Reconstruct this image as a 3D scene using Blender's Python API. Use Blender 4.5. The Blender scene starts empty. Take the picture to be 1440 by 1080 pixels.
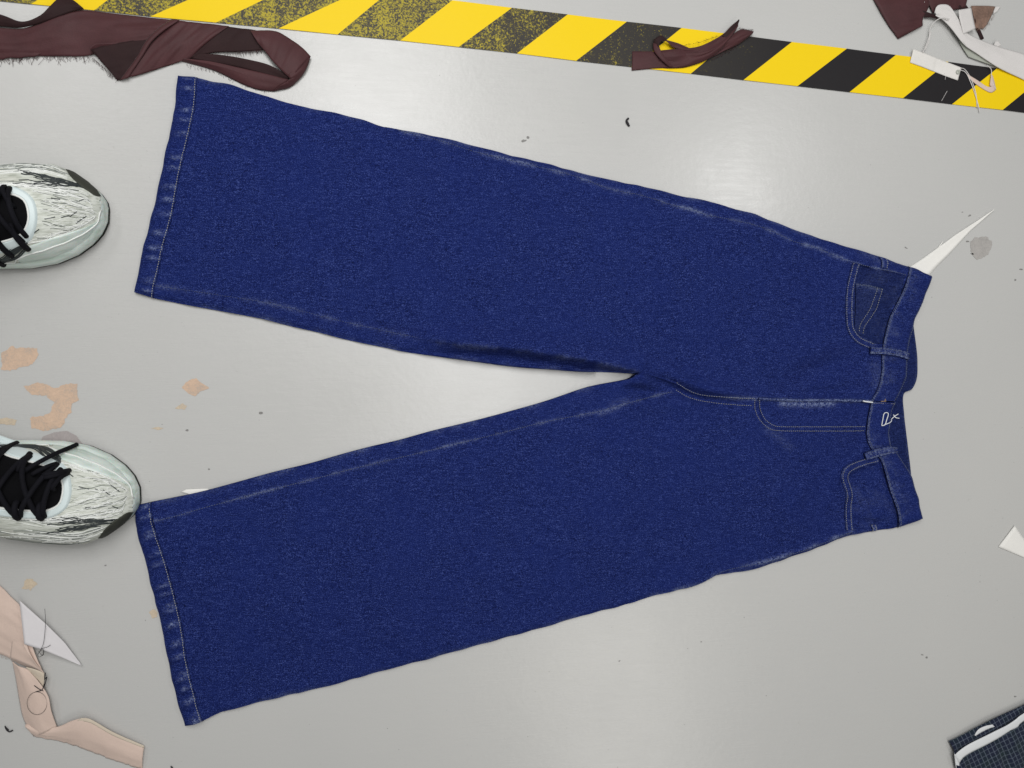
import bpy, bmesh, math, random
import numpy as np
from mathutils import Vector, Matrix

scene = bpy.context.scene
COL = scene.collection
R = math.radians

# ------------------------------------------------------------------ camera
CAM_H = 1.02                      # metres above the floor
TILT = R(7.7)                     # leaning away from the photographer's feet
FPX = 1082.0                      # focal length in photo pixels (1440 wide)
cam = bpy.data.cameras.new('camera')
cam.sensor_fit = 'HORIZONTAL'; cam.sensor_width = 36.0; cam.lens = 36.0 * FPX / 1440.0
cam.clip_start = 0.01; cam.clip_end = 100
cam_ob = bpy.data.objects.new('camera', cam); COL.objects.link(cam_ob)
cam_ob.location = (0, 0, CAM_H); cam_ob.rotation_euler = (0, -TILT, 0)
scene.camera = cam_ob

# ------------------------------------------------------------------ world + lamps
world = bpy.data.worlds.new('World'); scene.world = world; world.use_nodes = True
bg = world.node_tree.nodes['Background']
bg.inputs[0].default_value = (0.93, 0.93, 0.90, 1); bg.inputs[1].default_value = 0.16

def area(name, loc, size, size_y, power, rotz=0, color=(1, 1, 1)):
    l = bpy.data.lights.new(name, 'AREA'); l.shape = 'RECTANGLE'
    l.size = size; l.size_y = size_y; l.energy = power; l.color = color
    o = bpy.data.objects.new(name, l); COL.objects.link(o)
    o.location = loc; o.rotation_euler = (0, 0, rotz)
    return o
# ceiling tubes of the workshop, 2.6 m up, on the far side of the garment; last two are added fill
area('ceiling_or_fill_lamp', (1.33, 0.82, 2.0), 0.06, 0.36, 5.2, 0.08, (1.0, 0.99, 0.975))
area('ceiling_or_fill_lamp', (-0.14, 0.98, 2.0), 0.66, 1.2, 23.5, 0.08, (1.0, 0.99, 0.975))
area('ceiling_or_fill_lamp', (-1.30, 1.52, 2.0), 0.40, 1.1, 8, 0.08, (1.0, 0.99, 0.975))
area('ceiling_or_fill_lamp', (0.30, 0.10, 2.0), 0.60, 1.0, 12, 0.08, (1.0, 0.99, 0.975))  # added overhead fill, not a known tube; brightens the middle of the floor
area('ceiling_or_fill_lamp', (0.85, -1.35, 2.0), 0.60, 1.2, 8.5, 0.08, (1.0, 0.965, 0.90))  # added warm fill with no known source; lifts the near side

vs = scene.view_settings
vs.view_transform = 'Standard'; vs.look = 'None'; vs.gamma = 1.0; vs.exposure = 0.0
vs.use_curve_mapping = False

# ------------------------------------------------------------------ helpers
def W(p, z=0.0):
    """photo pixel(s) -> point(s) on the horizontal plane at height z (metres)"""
    p = np.atleast_2d(np.asarray(p, float))[:, :2]
    a = (p[:, 0] - 720) / FPX; b = (540 - p[:, 1]) / FPX
    c, s = math.cos(TILT), math.sin(TILT)
    dx = a * c + s; dz = a * s - c
    t = (z - CAM_H) / dz
    return np.stack([dx * t, b * t], 1)

def smooth_poly(pts, n, sub=12):
    """Catmull-Rom through pts, n points evenly spaced by length"""
    P = np.asarray(pts, float)
    if len(P) < 3:
        Q = P
    else:
        E = np.vstack([2 * P[0] - P[1], P, 2 * P[-1] - P[-2]])
        out = []
        for i in range(1, len(E) - 2):
            p0, p1, p2, p3 = E[i - 1], E[i], E[i + 1], E[i + 2]
            for k in range(sub):
                t = k / sub
                out.append(0.5 * ((2 * p1) + (-p0 + p2) * t + (2 * p0 - 5 * p1 + 4 * p2 - p3) * t * t
                                  + (-p0 + 3 * p1 - 3 * p2 + p3) * t ** 3))
        out.append(P[-1]); Q = np.array(out)
    return resample(Q, n)

def resample(Q, n):
    Q = np.asarray(Q, float)
    L = np.concatenate([[0], np.cumsum(np.linalg.norm(np.diff(Q, axis=0), axis=1))])
    s = np.linspace(0, L[-1], n)
    return np.stack([np.interp(s, L, Q[:, k]) for k in range(Q.shape[1])], 1)

def plen(Q):
    return float(np.linalg.norm(np.diff(Q, axis=0), axis=1).sum())

def _hash(ix, iy, seed):
    h = np.sin(ix * 127.1 + iy * 311.7 + seed * 74.7) * 43758.5453
    return h - np.floor(h)
def vnoise(x, y, seed=0):
    ix = np.floor(x); iy = np.floor(y); fx = x - ix; fy = y - iy
    fx = fx * fx * (3 - 2 * fx); fy = fy * fy * (3 - 2 * fy)
    a = _hash(ix, iy, seed); b = _hash(ix + 1, iy, seed); c = _hash(ix, iy + 1, seed); d = _hash(ix + 1, iy + 1, seed)
    return (a + (b - a) * fx) * (1 - fy) + (c + (d - c) * fx) * fy - 0.5
def fbm(x, y, seed=0, o=3):
    s = 0; a = 1
    for k in range(o):
        s = s + a * vnoise(x * 2 ** k, y * 2 ** k, seed + k * 9); a *= 0.5
    return s
def sstep(a, b, x):
    t = np.clip((x - a) / (b - a), 0, 1); return t * t * (3 - 2 * t)

def seg_dist(P, Q):
    """distance from points P to polyline Q, and the length along Q of the nearest point"""
    best = np.full(len(P), 1e9); along = np.zeros(len(P)); acc = 0.0
    for i in range(len(Q) - 1):
        a, b = Q[i], Q[i + 1]; ab = b - a; l2 = ab @ ab + 1e-18
        t = np.clip(((P - a) @ ab) / l2, 0, 1)
        d = np.hypot(P[:, 0] - a[0] - t * ab[0], P[:, 1] - a[1] - t * ab[1])
        m = d < best; l = math.sqrt(l2)
        best[m] = d[m]; along[m] = acc + t[m] * l; acc += l
    return best, along
def inside(P, Q):
    r = np.zeros(len(P), bool); j = len(Q) - 1
    for i in range(len(Q)):
        xi, yi = Q[i]; xj, yj = Q[j]
        c = ((yi > P[:, 1]) != (yj > P[:, 1])) & (P[:, 0] < (xj - xi) * (P[:, 1] - yi) / (yj - yi + 1e-18) + xi)
        r ^= c; j = i
    return r

def mesh_ob(name, verts, faces, mat, parent=None, smooth=True, mats=None, fmat=None, attrs=None, uv=None):
    me = bpy.data.meshes.new(name)
    me.from_pydata([tuple(map(float, v)) for v in verts], [], [tuple(map(int, f)) for f in faces]); me.update()
    for m in (mats or [mat]): me.materials.append(m)
    if smooth: me.polygons.foreach_set('use_smooth', [True] * len(me.polygons))
    if fmat is not None: me.polygons.foreach_set('material_index', [int(i) for i in fmat])
    for k, v in (attrs or {}).items():
        a = me.attributes.new(k, 'FLOAT', 'POINT'); a.data.foreach_set('value', np.asarray(v, np.float32))
    if uv is not None:
        ul = me.uv_layers.new(name='UVMap'); idx = np.zeros(len(me.loops), int); me.loops.foreach_get('vertex_index', idx)
        ul.data.foreach_set('uv', np.asarray(uv, np.float32)[idx].ravel())
    o = bpy.data.objects.new(name, me); COL.objects.link(o)
    if parent is not None: o.parent = parent
    return o
def tag(o, label=None, cat=None, group=None, kind=None):
    if label: o['label'] = label
    if cat: o['category'] = cat
    if group: o['group'] = group
    if kind: o['kind'] = kind
    return o
def empty(name, loc=(0, 0, 0)):
    o = bpy.data.objects.new(name, None); COL.objects.link(o); o.location = loc; o.empty_display_size = 0.02
    return o
def grid_faces(n, m, off=0, flip=False):
    i, j = np.meshgrid(np.arange(n - 1), np.arange(m - 1), indexing='ij')
    a = (i * m + j).ravel() + off
    f = np.stack([a, a + m, a + m + 1, a + 1], 1)
    return (f[:, ::-1] if flip else f).tolist()

# ------------------------------------------------------------------ materials
def mat(name, color, rough=0.6, spec=0.5, sheen=0.0, **kw):
    m = bpy.data.materials.new(name); m.use_nodes = True
    b = m.node_tree.nodes['Principled BSDF']
    b.inputs['Base Color'].default_value = (*color, 1); b.inputs['Roughness'].default_value = rough
    b.inputs['Specular IOR Level'].default_value = spec; b.inputs['Sheen Weight'].default_value = sheen
    return m
class NT:
    def __init__(s, m):
        s.t = m.node_tree; s.b = s.t.nodes['Principled BSDF']
    def n(s, typ, **kw):
        nd = s.t.nodes.new(typ)
        for k, v in kw.items(): setattr(nd, k, v)
        return nd
    def l(s, a, b): s.t.links.new(a, b)
    def coord(s, kind='Object', scale=None, rot=0):
        o = s.n('ShaderNodeTexCoord').outputs[kind]
        mp = s.n('ShaderNodeMapping'); s.l(o, mp.inputs[0])
        if scale: mp.inputs['Scale'].default_value = scale
        mp.inputs['Rotation'].default_value = (0, 0, rot)
        return mp.outputs[0]
    def noise(s, vec, scale, detail=2, rough=0.5, dist=0):
        nd = s.n('ShaderNodeTexNoise'); s.l(vec, nd.inputs['Vector'])
        nd.inputs['Scale'].default_value = scale; nd.inputs['Detail'].default_value = detail
        nd.inputs['Roughness'].default_value = rough; nd.inputs['Distortion'].default_value = dist
        return nd.outputs['Fac']
    def ramp(s, fac, stops):
        r = s.n('ShaderNodeValToRGB'); s.l(fac, r.inputs[0]); e = r.color_ramp.elements
        while len(e) < len(stops): e.new(0.5)
        for k, (p, c) in enumerate(stops):
            e[k].position = p; e[k].color = (*c, 1) if len(c) == 3 else c
        return r.outputs[0]
    def mix(s, fac, a, b, mode='MIX'):
        m = s.n('ShaderNodeMix', data_type='RGBA', blend_type=mode)
        for sock, v in ((m.inputs[0], fac), (m.inputs[6], a), (m.inputs[7], b)):
            if hasattr(v, 'is_output'): s.l(v, sock)
            elif isinstance(v, tuple): sock.default_value = (*v, 1)
            else: sock.default_value = v
        return m.outputs[2]
    def math(s, op, a, b=0.0, clamp=False):
        m = s.n('ShaderNodeMath', operation=op, use_clamp=clamp)
        for sock, v in zip(m.inputs, (a, b)):
            if hasattr(v, 'is_output'): s.l(v, sock)
            else: sock.default_value = v
        return m.outputs[0]
    def bump(s, h, strength=0.3, dist=0.001):
        b = s.n('ShaderNodeBump'); b.inputs['Strength'].default_value = strength; b.inputs['Distance'].default_value = dist
        s.l(h, b.inputs['Height']); s.l(b.outputs[0], s.b.inputs['Normal'])
    def col(s, c): s.l(c, s.b.inputs['Base Color'])
    def rough(s, c): s.l(c, s.b.inputs['Roughness'])
    def attr(s, name):
        return s.n('ShaderNodeAttribute', attribute_name=name).outputs['Fac']

G3 = lambda v: (v, v, v)
def denim(name, base, light, dark):
    m = mat(name, base, 0.9, 0.12, 0.0); t = NT(m)
    c = t.coord('Object')
    speck = t.noise(c, 880, 2, 0.7)
    slub = t.noise(t.coord('Object', (1, 7, 1), 0.28), 130, 2, 0.6)
    patch = t.noise(c, 14, 3, 0.55)
    s = t.math('ADD', t.math('MULTIPLY', speck, 0.75), t.math('MULTIPLY', slub, 0.25))
    body = t.ramp(s, [(0.40, dark), (0.49, base), (0.54, base), (0.64, light)])
    body = t.mix(t.math('MULTIPLY', t.math('SUBTRACT', patch, 0.35, True), 0.9, True), body, tuple(x * 1.2 for x in base), 'MIX')
    w = t.attr('wear')
    wn = t.math('MULTIPLY', w, t.ramp(t.noise(c, 430, 3, 0.75), [(0.43, G3(0.0)), (0.58, G3(1.25))]), True)
    body = t.mix(wn, body, (0.17, 0.21, 0.36))
    t.col(body)
    t.bump(s, 0.55, 0.0012)
    return m
M = {}
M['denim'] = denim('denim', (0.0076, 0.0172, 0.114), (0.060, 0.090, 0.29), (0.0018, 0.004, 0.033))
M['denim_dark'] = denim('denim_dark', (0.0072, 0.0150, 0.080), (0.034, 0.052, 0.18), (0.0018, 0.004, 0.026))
M['thread'] = mat('thread', (0.40, 0.41, 0.38), 0.7, 0.3)
M['thread_dim'] = mat('thread_dim', (0.17, 0.20, 0.27), 0.7, 0.3)
M['white_thread'] = mat('white_thread', (0.75, 0.78, 0.82), 0.7, 0.3)
M['dark_thread'] = mat('dark_thread', (0.02, 0.018, 0.022), 0.7, 0.3)

# ------------------------------------------------------------------ floor
def floor_material():
    m = mat('painted_floor', (0.5, 0.5, 0.5), 0.3, 0.5); t = NT(m)
    c = t.coord('Object')
    big = t.noise(c, 1.6, 4, 0.55); mid = t.noise(c, 9, 4, 0.6); fine = t.noise(c, 120, 3, 0.6)
    strokes = t.noise(t.coord('Object', (1, 9, 1), 0.1), 22, 3, 0.6)
    base = t.ramp(big, [(0.3, (0.50, 0.503, 0.497)), (0.7, (0.545, 0.545, 0.532))])
    base = t.mix(t.math('MULTIPLY', mid, 0.5), base, t.ramp(strokes, [(0.3, (0.518, 0.52, 0.514)), (0.7, (0.53, 0.529, 0.518))]))
    # scuffs and grime specks
    sc = t.ramp(t.noise(t.coord('Object', (1.0, 1.7, 1), 0.5), 70, 4, 0.75), [(0.66, G3(0)), (0.76, G3(1))])
    area_ = t.ramp(t.noise(c, 3.1, 2, 0.5), [(0.42, G3(0)), (0.60, G3(1))])
    base = t.mix(t.math('MULTIPLY', t.math('MULTIPLY', sc, area_), 0.5), base, (0.20, 0.195, 0.185))
    sp = t.ramp(t.noise(c, 210, 1, 0.5), [(0.79, G3(0)), (0.83, G3(1))])
    base = t.mix(t.math('MULTIPLY', sp, 0.55), base, (0.12, 0.12, 0.115))
    t.col(base)
    t.rough(t.ramp(t.math('ADD', t.math('MULTIPLY', mid, 0.6), t.math('MULTIPLY', strokes, 0.4)), [(0.3, G3(0.22)), (0.7, G3(0.33))]))
    h = t.math('ADD', t.math('MULTIPLY', fine, 0.55), t.math('MULTIPLY', t.noise(c, 34, 3, 0.6), 0.7))
    t.bump(h, 0.14, 0.0016)
    return m
M['floor'] = floor_material()
n = 2.6
floor = mesh_ob('floor', [(-n, -n, 0), (n, -n, 0), (n, n, 0), (-n, n, 0)], [(0, 1, 2, 3)], M['floor'], smooth=False)
tag(floor, 'worn light grey painted workshop floor', kind='structure')

def chip_material(name, c1, c2):
    m = mat(name, c1, 0.8, 0.2); t = NT(m); c = t.coord('Object')
    t.col(t.ramp(t.math('ADD', t.math('MULTIPLY', t.noise(c, 60, 4, 0.7), 0.6), t.math('MULTIPLY', t.noise(c, 420, 2, 0.7), 0.4)),
                 [(0.33, c2), (0.5, c1), (0.66, tuple(min(1, x * 1.12) for x in c1))]))
    t.bump(t.noise(c, 260, 3, 0.7), 0.5, 0.001)
    return m
M['chip'] = chip_material('bare_floor_filler', (0.60, 0.44, 0.33), (0.47, 0.39, 0.33))
M['chip_pale'] = chip_material('bare_floor_filler_pale', (0.56, 0.47, 0.36), (0.46, 0.42, 0.37))
M['stain'] = chip_material('floor_stain', (0.40, 0.385, 0.37), (0.33, 0.32, 0.31))
M['stain_lilac'] = chip_material('floor_stain_lilac', (0.40, 0.365, 0.36), (0.37, 0.34, 0.34))
M['stain_dark'] = chip_material('floor_scuff_dark', (0.22, 0.215, 0.21), (0.32, 0.315, 0.31))
def ragged(pts, seed, amp=0.0016, freq=170, step=0.0012):
    Q = W(np.vstack([pts, pts[:1]])); Q = resample(Q, max(14, int(plen(Q) / step)))[:-1]
    nx = fbm(Q[:, 0] * freq, Q[:, 1] * freq, seed, 3); ny = fbm(Q[:, 0] * freq + 7, Q[:, 1] * freq + 3, seed + 4, 3)
    return Q + np.stack([nx, ny], 1) * amp
def flat_patch(name, pts, material, z, seed, parent, amp=0.0016):
    Q = ragged(np.array(pts, float), seed, amp)
    bm = bmesh.new(); vsx = [bm.verts.new((x, y, z)) for x, y in Q]; f = bm.faces.new(vsx)
    bmesh.ops.triangulate(bm, faces=[f]); 
    if sum(ff.normal.z for ff in bm.faces) < 0: bmesh.ops.reverse_faces(bm, faces=bm.faces)
    me = bpy.data.meshes.new(name); bm.to_mesh(me); bm.free(); me.materials.append(material)
    o = bpy.data.objects.new(name, me); COL.objects.link(o); o.parent = parent
    return o
chips = [
    ([(2, 497), (14, 488), (54, 490), (51, 505), (46, 513), (28, 516), (14, 523), (2, 520)], 'chip', 0.003),
    ([(32, 543), (52, 540), (68, 540), (78, 546), (96, 539), (110, 540), (111, 562), (103, 566), (101, 580), (92, 588), (86, 602), (62, 606), (44, 602), (42, 588), (60, 585), (72, 578), (76, 566), (66, 558), (46, 556)], 'chip', 0.0035),
    ([(-8, 588), (10, 587), (24, 590), (20, 597), (8, 596), (-8, 600)], 'chip_pale', 0.003),
    ([(256, 544), (266, 533), (276, 532), (287, 541), (294, 545), (284, 549), (274, 558), (266, 553)], 'chip', 0.002),
    ([(246, 574), (255, 567), (263, 570), (260, 576)], 'chip_pale', 0.002),
    ([(212, 603), (222, 599), (231, 601), (222, 605)], 'chip_pale', 0.002),
    ([(210, 861), (215, 857), (222, 860), (222, 868), (214, 870)], 'chip_pale', 0.002),
    ([(36, 818), (46, 812), (52, 822), (44, 830), (30, 828)], 'chip_pale', 0.004),
]
for k, (pts, mm, am) in enumerate(chips):
    flat_patch('paint_chip', pts, M[mm], 0.0004, 11 + k, floor, am)
flat_patch('floor_stain', [(54, 632), (60, 614), (76, 608), (94, 606), (108, 613), (116, 624), (121, 633)], M['stain_lilac'], 0.0004, 31, floor, 0.0006)
flat_patch('floor_stain', [(1364, 342), (1372, 333), (1390, 334), (1396, 345), (1390, 358), (1374, 366), (1366, 356)], M['stain'], 0.0004, 32, floor, 0.003)
for k, (x, y, r) in enumerate([(1367, 357, 2.0), (1361, 340, 2.0), (737, 197, 3.5), (743, 193, 2.2), (262, 604, 2.0), (367, 581, 2.6), (147, 794, 1.8), (293, 660, 1.6), (1303, 925, 2.2),
                               (1297, 921, 1.6), (1436, 378, 2.2), (1428, 394, 2.2), (1363, 303, 2.0), (1354, 299, 1.4), (1427, 979, 1.5), (1274, 348, 1.8), (870, 930, 1.4), (986, 902, 1.3)]):
    a = np.linspace(0, 2 * np.pi, 9)[:-1]
    flat_patch('scuff_mark', np.stack([x + 1.05 * r * np.cos(a), y + 0.6 * r * np.sin(a)], 1), M['stain_dark'], 0.0004, 50 + k, floor, 0.0030)

# ------------------------------------------------------------------ hazard tape
def tape_material(name, base, under, is_black):
    m = mat(name, base, 0.5, 0.22); t = NT(m); c = t.coord('Object')
    w = t.attr('wear')
    grain = t.math('ADD', t.math('MULTIPLY', t.noise(c, 420, 3, 0.8), 0.85), t.math('MULTIPLY', t.noise(t.coord('Object', (1, 0.35, 1), -0.1), 40, 4, 0.7), 0.32))
    if is_black:
        th = t.math('SUBTRACT', 0.84, t.math('MULTIPLY', w, 0.29))
        f = t.math('MULTIPLY', t.math('SUBTRACT', grain, th), 9.0, True)
        dull = t.mix(t.math('MULTIPLY', w, 0.9, True), base, (0.055, 0.050, 0.042))
        t.col(t.mix(f, dull, under))
    else:
        f = t.math('MULTIPLY', t.math('SUBTRACT', t.noise(c, 55, 4, 0.7), 0.66), 4.0, True)
        t.col(t.mix(t.math('MULTIPLY', f, 0.5), base, under))
    t.bump(t.noise(c, 90, 3, 0.6), 0.15, 0.001)
    return m
M['tape_yellow'] = tape_material('tape_yellow', (0.88, 0.62, 0.003), (0.62, 0.42, 0.01), False)
M['tape_black'] = tape_material('tape_black', (0.011, 0.010, 0.013), (0.44, 0.36, 0.03), True)
def build_tape():
    top = [(-260, -96), (0, -70), (300, -37), (635, 1), (720, 11.5), (880, 31), (960, 40), (1113, 59.5), (1190, 69), (1300, 83), (1440, 102), (1700, 138)]
    bot = [(-260, -22), (0, 2), (117, 13.5), (233, 26), (360, 37.5), (480, 49.5), (563, 57.5), (645, 66.5), (727, 75.5), (810, 86), (971, 104), (1045, 113), (1121, 121.5), (1194, 130), (1269, 138.5), (1338, 147), (1409, 155), (1700, 192)]
    top = np.array(top, float); bot = np.array(bot, float)
    # boundaries of the stripes, (x on the bottom edge, x on the top edge), in order; yellow between even and odd
    yb = [(-125, -35), (-40, 45), (45, 140), (133, 215), (212, 340), (304, 420), (392, 508), (475, 545), (563, 636), (645, 720), (727, 798), (810, 881), (890, 958), (971, 1036), (1045, 1113), (1121, 1190), (1194, 1259), (1269, 1333), (1338, 1401), (1409, 1469), (1478, 1536), (1546, 1600)]
    def e(arr, x): return np.interp(x, arr[:, 0], arr[:, 1])
    V = []; F = []; FM = []; wear = []
    bounds = [(-250, -180)] + yb + [(1610, 1670)]
    nv = 9
    for k in range(len(bounds) - 1):
        (b0, t0), (b1, t1) = bounds[k], bounds[k + 1]
        colm = 0 if (k % 2 == 1) else 1
        nu = 11; base = len(V)
        for i in range(nu):
            for j in range(nv):
                v = j / (nv - 1)
                xb = b0 + (b1 - b0) * i / (nu - 1); xt = t0 + (t1 - t0) * i / (nu - 1)
                px = xb + (xt - xb) * v; py = e(bot, xb) * (1 - v) + e(top, xt) * v
                x, y = W((px, py))[0]
                V.append((x, y, 0.0011 + 0.0002 * math.sin(px * 0.05)))
                d = max(0, min(1, (1110 - px) / 520.0)); wear.append(0.12 + 0.88 * d ** 0.7)
        F += grid_faces(nu, nv, base); FM += [colm] * ((nu - 1) * (nv - 1))
    o = mesh_ob('hazard_tape', V, F, None, mats=[M['tape_yellow'], M['tape_black']], fmat=FM, attrs={'wear': wear}, smooth=False)
    s = o.modifiers.new('s', 'SOLIDIFY'); s.thickness = 0.0006; s.offset = 0
    return tag(o, 'yellow and black striped floor tape, black stripes scuffed towards the left', 'floor tape')
build_tape()

# ================================================================== jeans
ZREF = 0.005
def J(pts): return W(pts, ZREF)
UP_TOP = [(276, 109), (294, 113), (326, 119), (367, 133), (422, 149), (472, 158.5), (510, 168), (539, 178), (580, 185), (618, 192), (673, 206), (720, 218.5), (767, 229), (813, 242), (860, 253), (915, 264), (965, 277), (992, 281), (1025, 291), (1060, 300), (1090, 312), (1135, 329), (1172, 341), (1210, 352), (1240, 361), (1260, 369), (1277, 374)]
UP_HEM = [(250, 106), (248, 125), (247, 142), (243, 169), (233, 212), (225, 253), (218, 285), (209, 320), (199, 358), (193, 390), (189, 411)]
UP_HEMST = [(277, 110), (275, 148), (268, 183), (257, 230), (250, 265), (243, 306), (233, 341), (224, 382), (218, 405), (215, 419)]
UP_BOT = [(215, 419), (259, 428), (314, 438), (367, 448), (402, 457), (448, 467.5), (489, 478), (542, 489), (571, 495), (626, 503), (677, 510), (723, 516), (776, 520), (817, 523), (852, 523.5), (895, 526)]
CENTER = [(895, 526), (925, 531), (951, 541), (965, 549), (984, 556), (1018, 559), (1062, 561), (1118, 563), (1173, 563), (1219, 564)]
LO_TOP = [(212, 706), (276, 693), (326, 680), (384, 664), (434, 652), (483, 638), (521, 628), (560, 619), (607, 606), (653, 595), (700, 583), (764, 565), (817, 547), (840, 541), (881, 533), (895, 526)]
LO_HEM = [(190.5, 711), (192, 746), (203, 782), (212, 822), (223, 862), (230, 895), (239.5, 944), (249, 984), (260, 1021)]
LO_HEMST = [(212, 706), (218, 740), (235, 792), (249, 847), (258, 889), (264, 929), (275, 975), (285, 1014)]
LO_BOT = [(285, 1014), (311, 1002), (360, 989), (406, 978), (455, 967), (516, 950), (559, 938), (600, 928), (638, 917), (708, 898), (767, 882), (819, 866), (872, 853), (924, 837), (962, 828), (988, 820), (1007, 809), (1046, 804), (1079, 795.5), (1112, 784), (1151, 770.5), (1179, 759), (1198, 752.5), (1232, 747), (1262, 742)]
WB_UP_SEAM = [(1277, 374), (1266, 405), (1258, 422), (1247, 444), (1241, 465), (1237, 483), (1235, 495), (1234, 510), (1233, 525), (1228, 545), (1219, 563)]
WB_UP_EDGE = [(1310, 388), (1305, 405), (1295, 429), (1286, 450), (1280, 472), (1275, 497), (1274, 515), (1273, 532), (1267, 548), (1257, 564)]
WB_LO_SEAM = [(1219, 564), (1214, 596), (1214, 618), (1221, 633), (1232, 645), (1240, 666), (1247.5, 692), (1257, 719), (1262, 742)]
WB_LO_EDGE = [(1257, 566), (1254, 574), (1250, 589), (1248.5, 604), (1250, 626), (1259, 635), (1271, 653), (1281.5, 672), (1290, 701), (1296, 729)]
SIDE_UP = [(560, 183.5), (615, 198), (673, 216), (726, 229), (796, 246), (822, 254), (857, 267), (901, 276), (945, 290), (970, 296), (992, 304), (1030, 311), (1070, 321), (1090, 330), (1115, 341), (1145, 349), (1175, 362), (1200, 371)]
SIDE_YOKE = [(1200, 371), (1217, 376), (1255, 384), (1270, 388)]
SIDE_LO = [(940, 832), (990, 818), (1012, 803), (1048, 794), (1079, 788), (1107, 779), (1140, 768), (1170, 757), (1195, 747)]
INSEAM_UP = [(216, 402), (305, 415), (384, 428), (472, 450), (530, 463), (586, 475), (647, 487), (717, 493), (814, 507), (890, 524)]
INSEAM_LO = [(192, 737), (239, 727), (296, 711), (413, 680), (457, 669), (515, 654), (600, 634), (636, 625), (706, 608), (770, 592), (837, 579), (890, 564), (945, 551)]
POCKET_UP = [(1204, 373), (1199, 392), (1195, 412), (1194, 440), (1196, 462), (1206, 475), (1224, 483)]        # opening edge
POCKET_LO = [(1231, 648), (1206, 655), (1188, 661), (1184, 670), (1189, 684), (1192, 698), (1193.5, 722), (1196, 744)]

OUT = np.vstack([UP_HEM[::-1], UP_TOP, WB_UP_EDGE, WB_LO_EDGE, [(1277, 735)], LO_BOT[::-1], LO_HEM[::-1], LO_TOP, UP_BOT[::-1][1:]])
OUTW = J(OUT)
OUTC = np.vstack([OUTW, OUTW[:1]])
lines = {k: J(smooth_poly(v, 60)) for k, v in dict(side_up=SIDE_UP + SIDE_YOKE[1:], side_lo=SIDE_LO, in_up=INSEAM_UP, in_lo=INSEAM_LO, center=CENTER,
            hem_up=UP_HEMST, hem_lo=LO_HEMST, pk_up=POCKET_UP, pk_lo=POCKET_LO, wb_up=WB_UP_SEAM, wb_lo=WB_LO_SEAM).items()}
POLY_PK_UP = J(POCKET_UP + [(1237, 483), (1241, 465), (1247, 444), (1258, 422), (1266, 405), (1271, 388), (1255, 384), (1217, 376)])
POLY_PK_LO = J(POCKET_LO + [(1262, 741), (1257, 719), (1247.5, 692), (1240, 666), (1232, 645)])
STRIP = J(INSEAM_UP[5:-1] + [(895, 525)] + UP_BOT[::-1][:8])
UPPER_POLY = J(np.vstack([UP_TOP, CENTER[::-1], UP_BOT[::-1]]))
def U_of(P):                                      # approximate photo x of a floor point, for placing folds
    c, s = math.cos(TILT), math.sin(TILT)
    x = P[:, 0]; z = ZREF - CAM_H
    a = x * c + z * s; d = x * s - z * c
    return 720 + FPX * a / d
FOLDS = [  # polyline (photo px), height m (negative = groove), width m
    ([(560, 470), (700, 482), (800, 494), (880, 512), (930, 524)], 0.010, 0.022),
    ([(903, 536), (935, 540), (960, 551), (988, 560), (1030, 566)], -0.012, 0.0085),
    ([(868, 545), (905, 550), (950, 553)], -0.010, 0.008),
    ([(880, 538), (915, 541), (940, 546)], 0.003, 0.006),
    ([(925, 522), (962, 538), (1000, 549), (1060, 553)], 0.010, 0.011),
    ([(1110, 555), (1160, 551), (1212, 546)], -0.0050, 0.008),
    ([(1110, 530), (1165, 512), (1215, 499)], -0.0060, 0.014),
    ([(1030, 520), (1120, 500), (1180, 470)], 0.0050, 0.025),
    ([(1120, 690), (1150, 720), (1180, 752)], -0.0050, 0.018),
    ([(1085, 612), (1130, 660), (1175, 690)], -0.0050, 0.017),
    ([(1040, 640), (1100, 700), (1130, 760)], 0.0045, 0.022),
    ([(840, 600), (900, 592), (960, 585)], -0.0045, 0.016),
    ([(1195, 628), (1206, 615), (1212, 600)], -0.0018, 0.006),
    ([(1196, 735), (1225, 738), (1256, 738)], -0.0075, 0.007),
    ([(1200, 738), (1216, 726), (1246, 738)], 0.003, 0.008),
    ([(1205, 654), (1184, 660), (1180, 672), (1186, 690), (1189, 712)], 0.0085, 0.0075),
    ([(700, 760), (820, 740), (930, 700)], 0.002, 0.05),
    ([(330, 300), (420, 250), (520, 230)], 0.002, 0.05),
    ([(300, 880), (420, 850), (520, 860)], 0.002, 0.05),
    ([(640, 330), (760, 380), (900, 400)], 0.002, 0.06),
]
FOLDSW = [(J(smooth_poly(p, 16)), h, w) for p, h, w in FOLDS]
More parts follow.
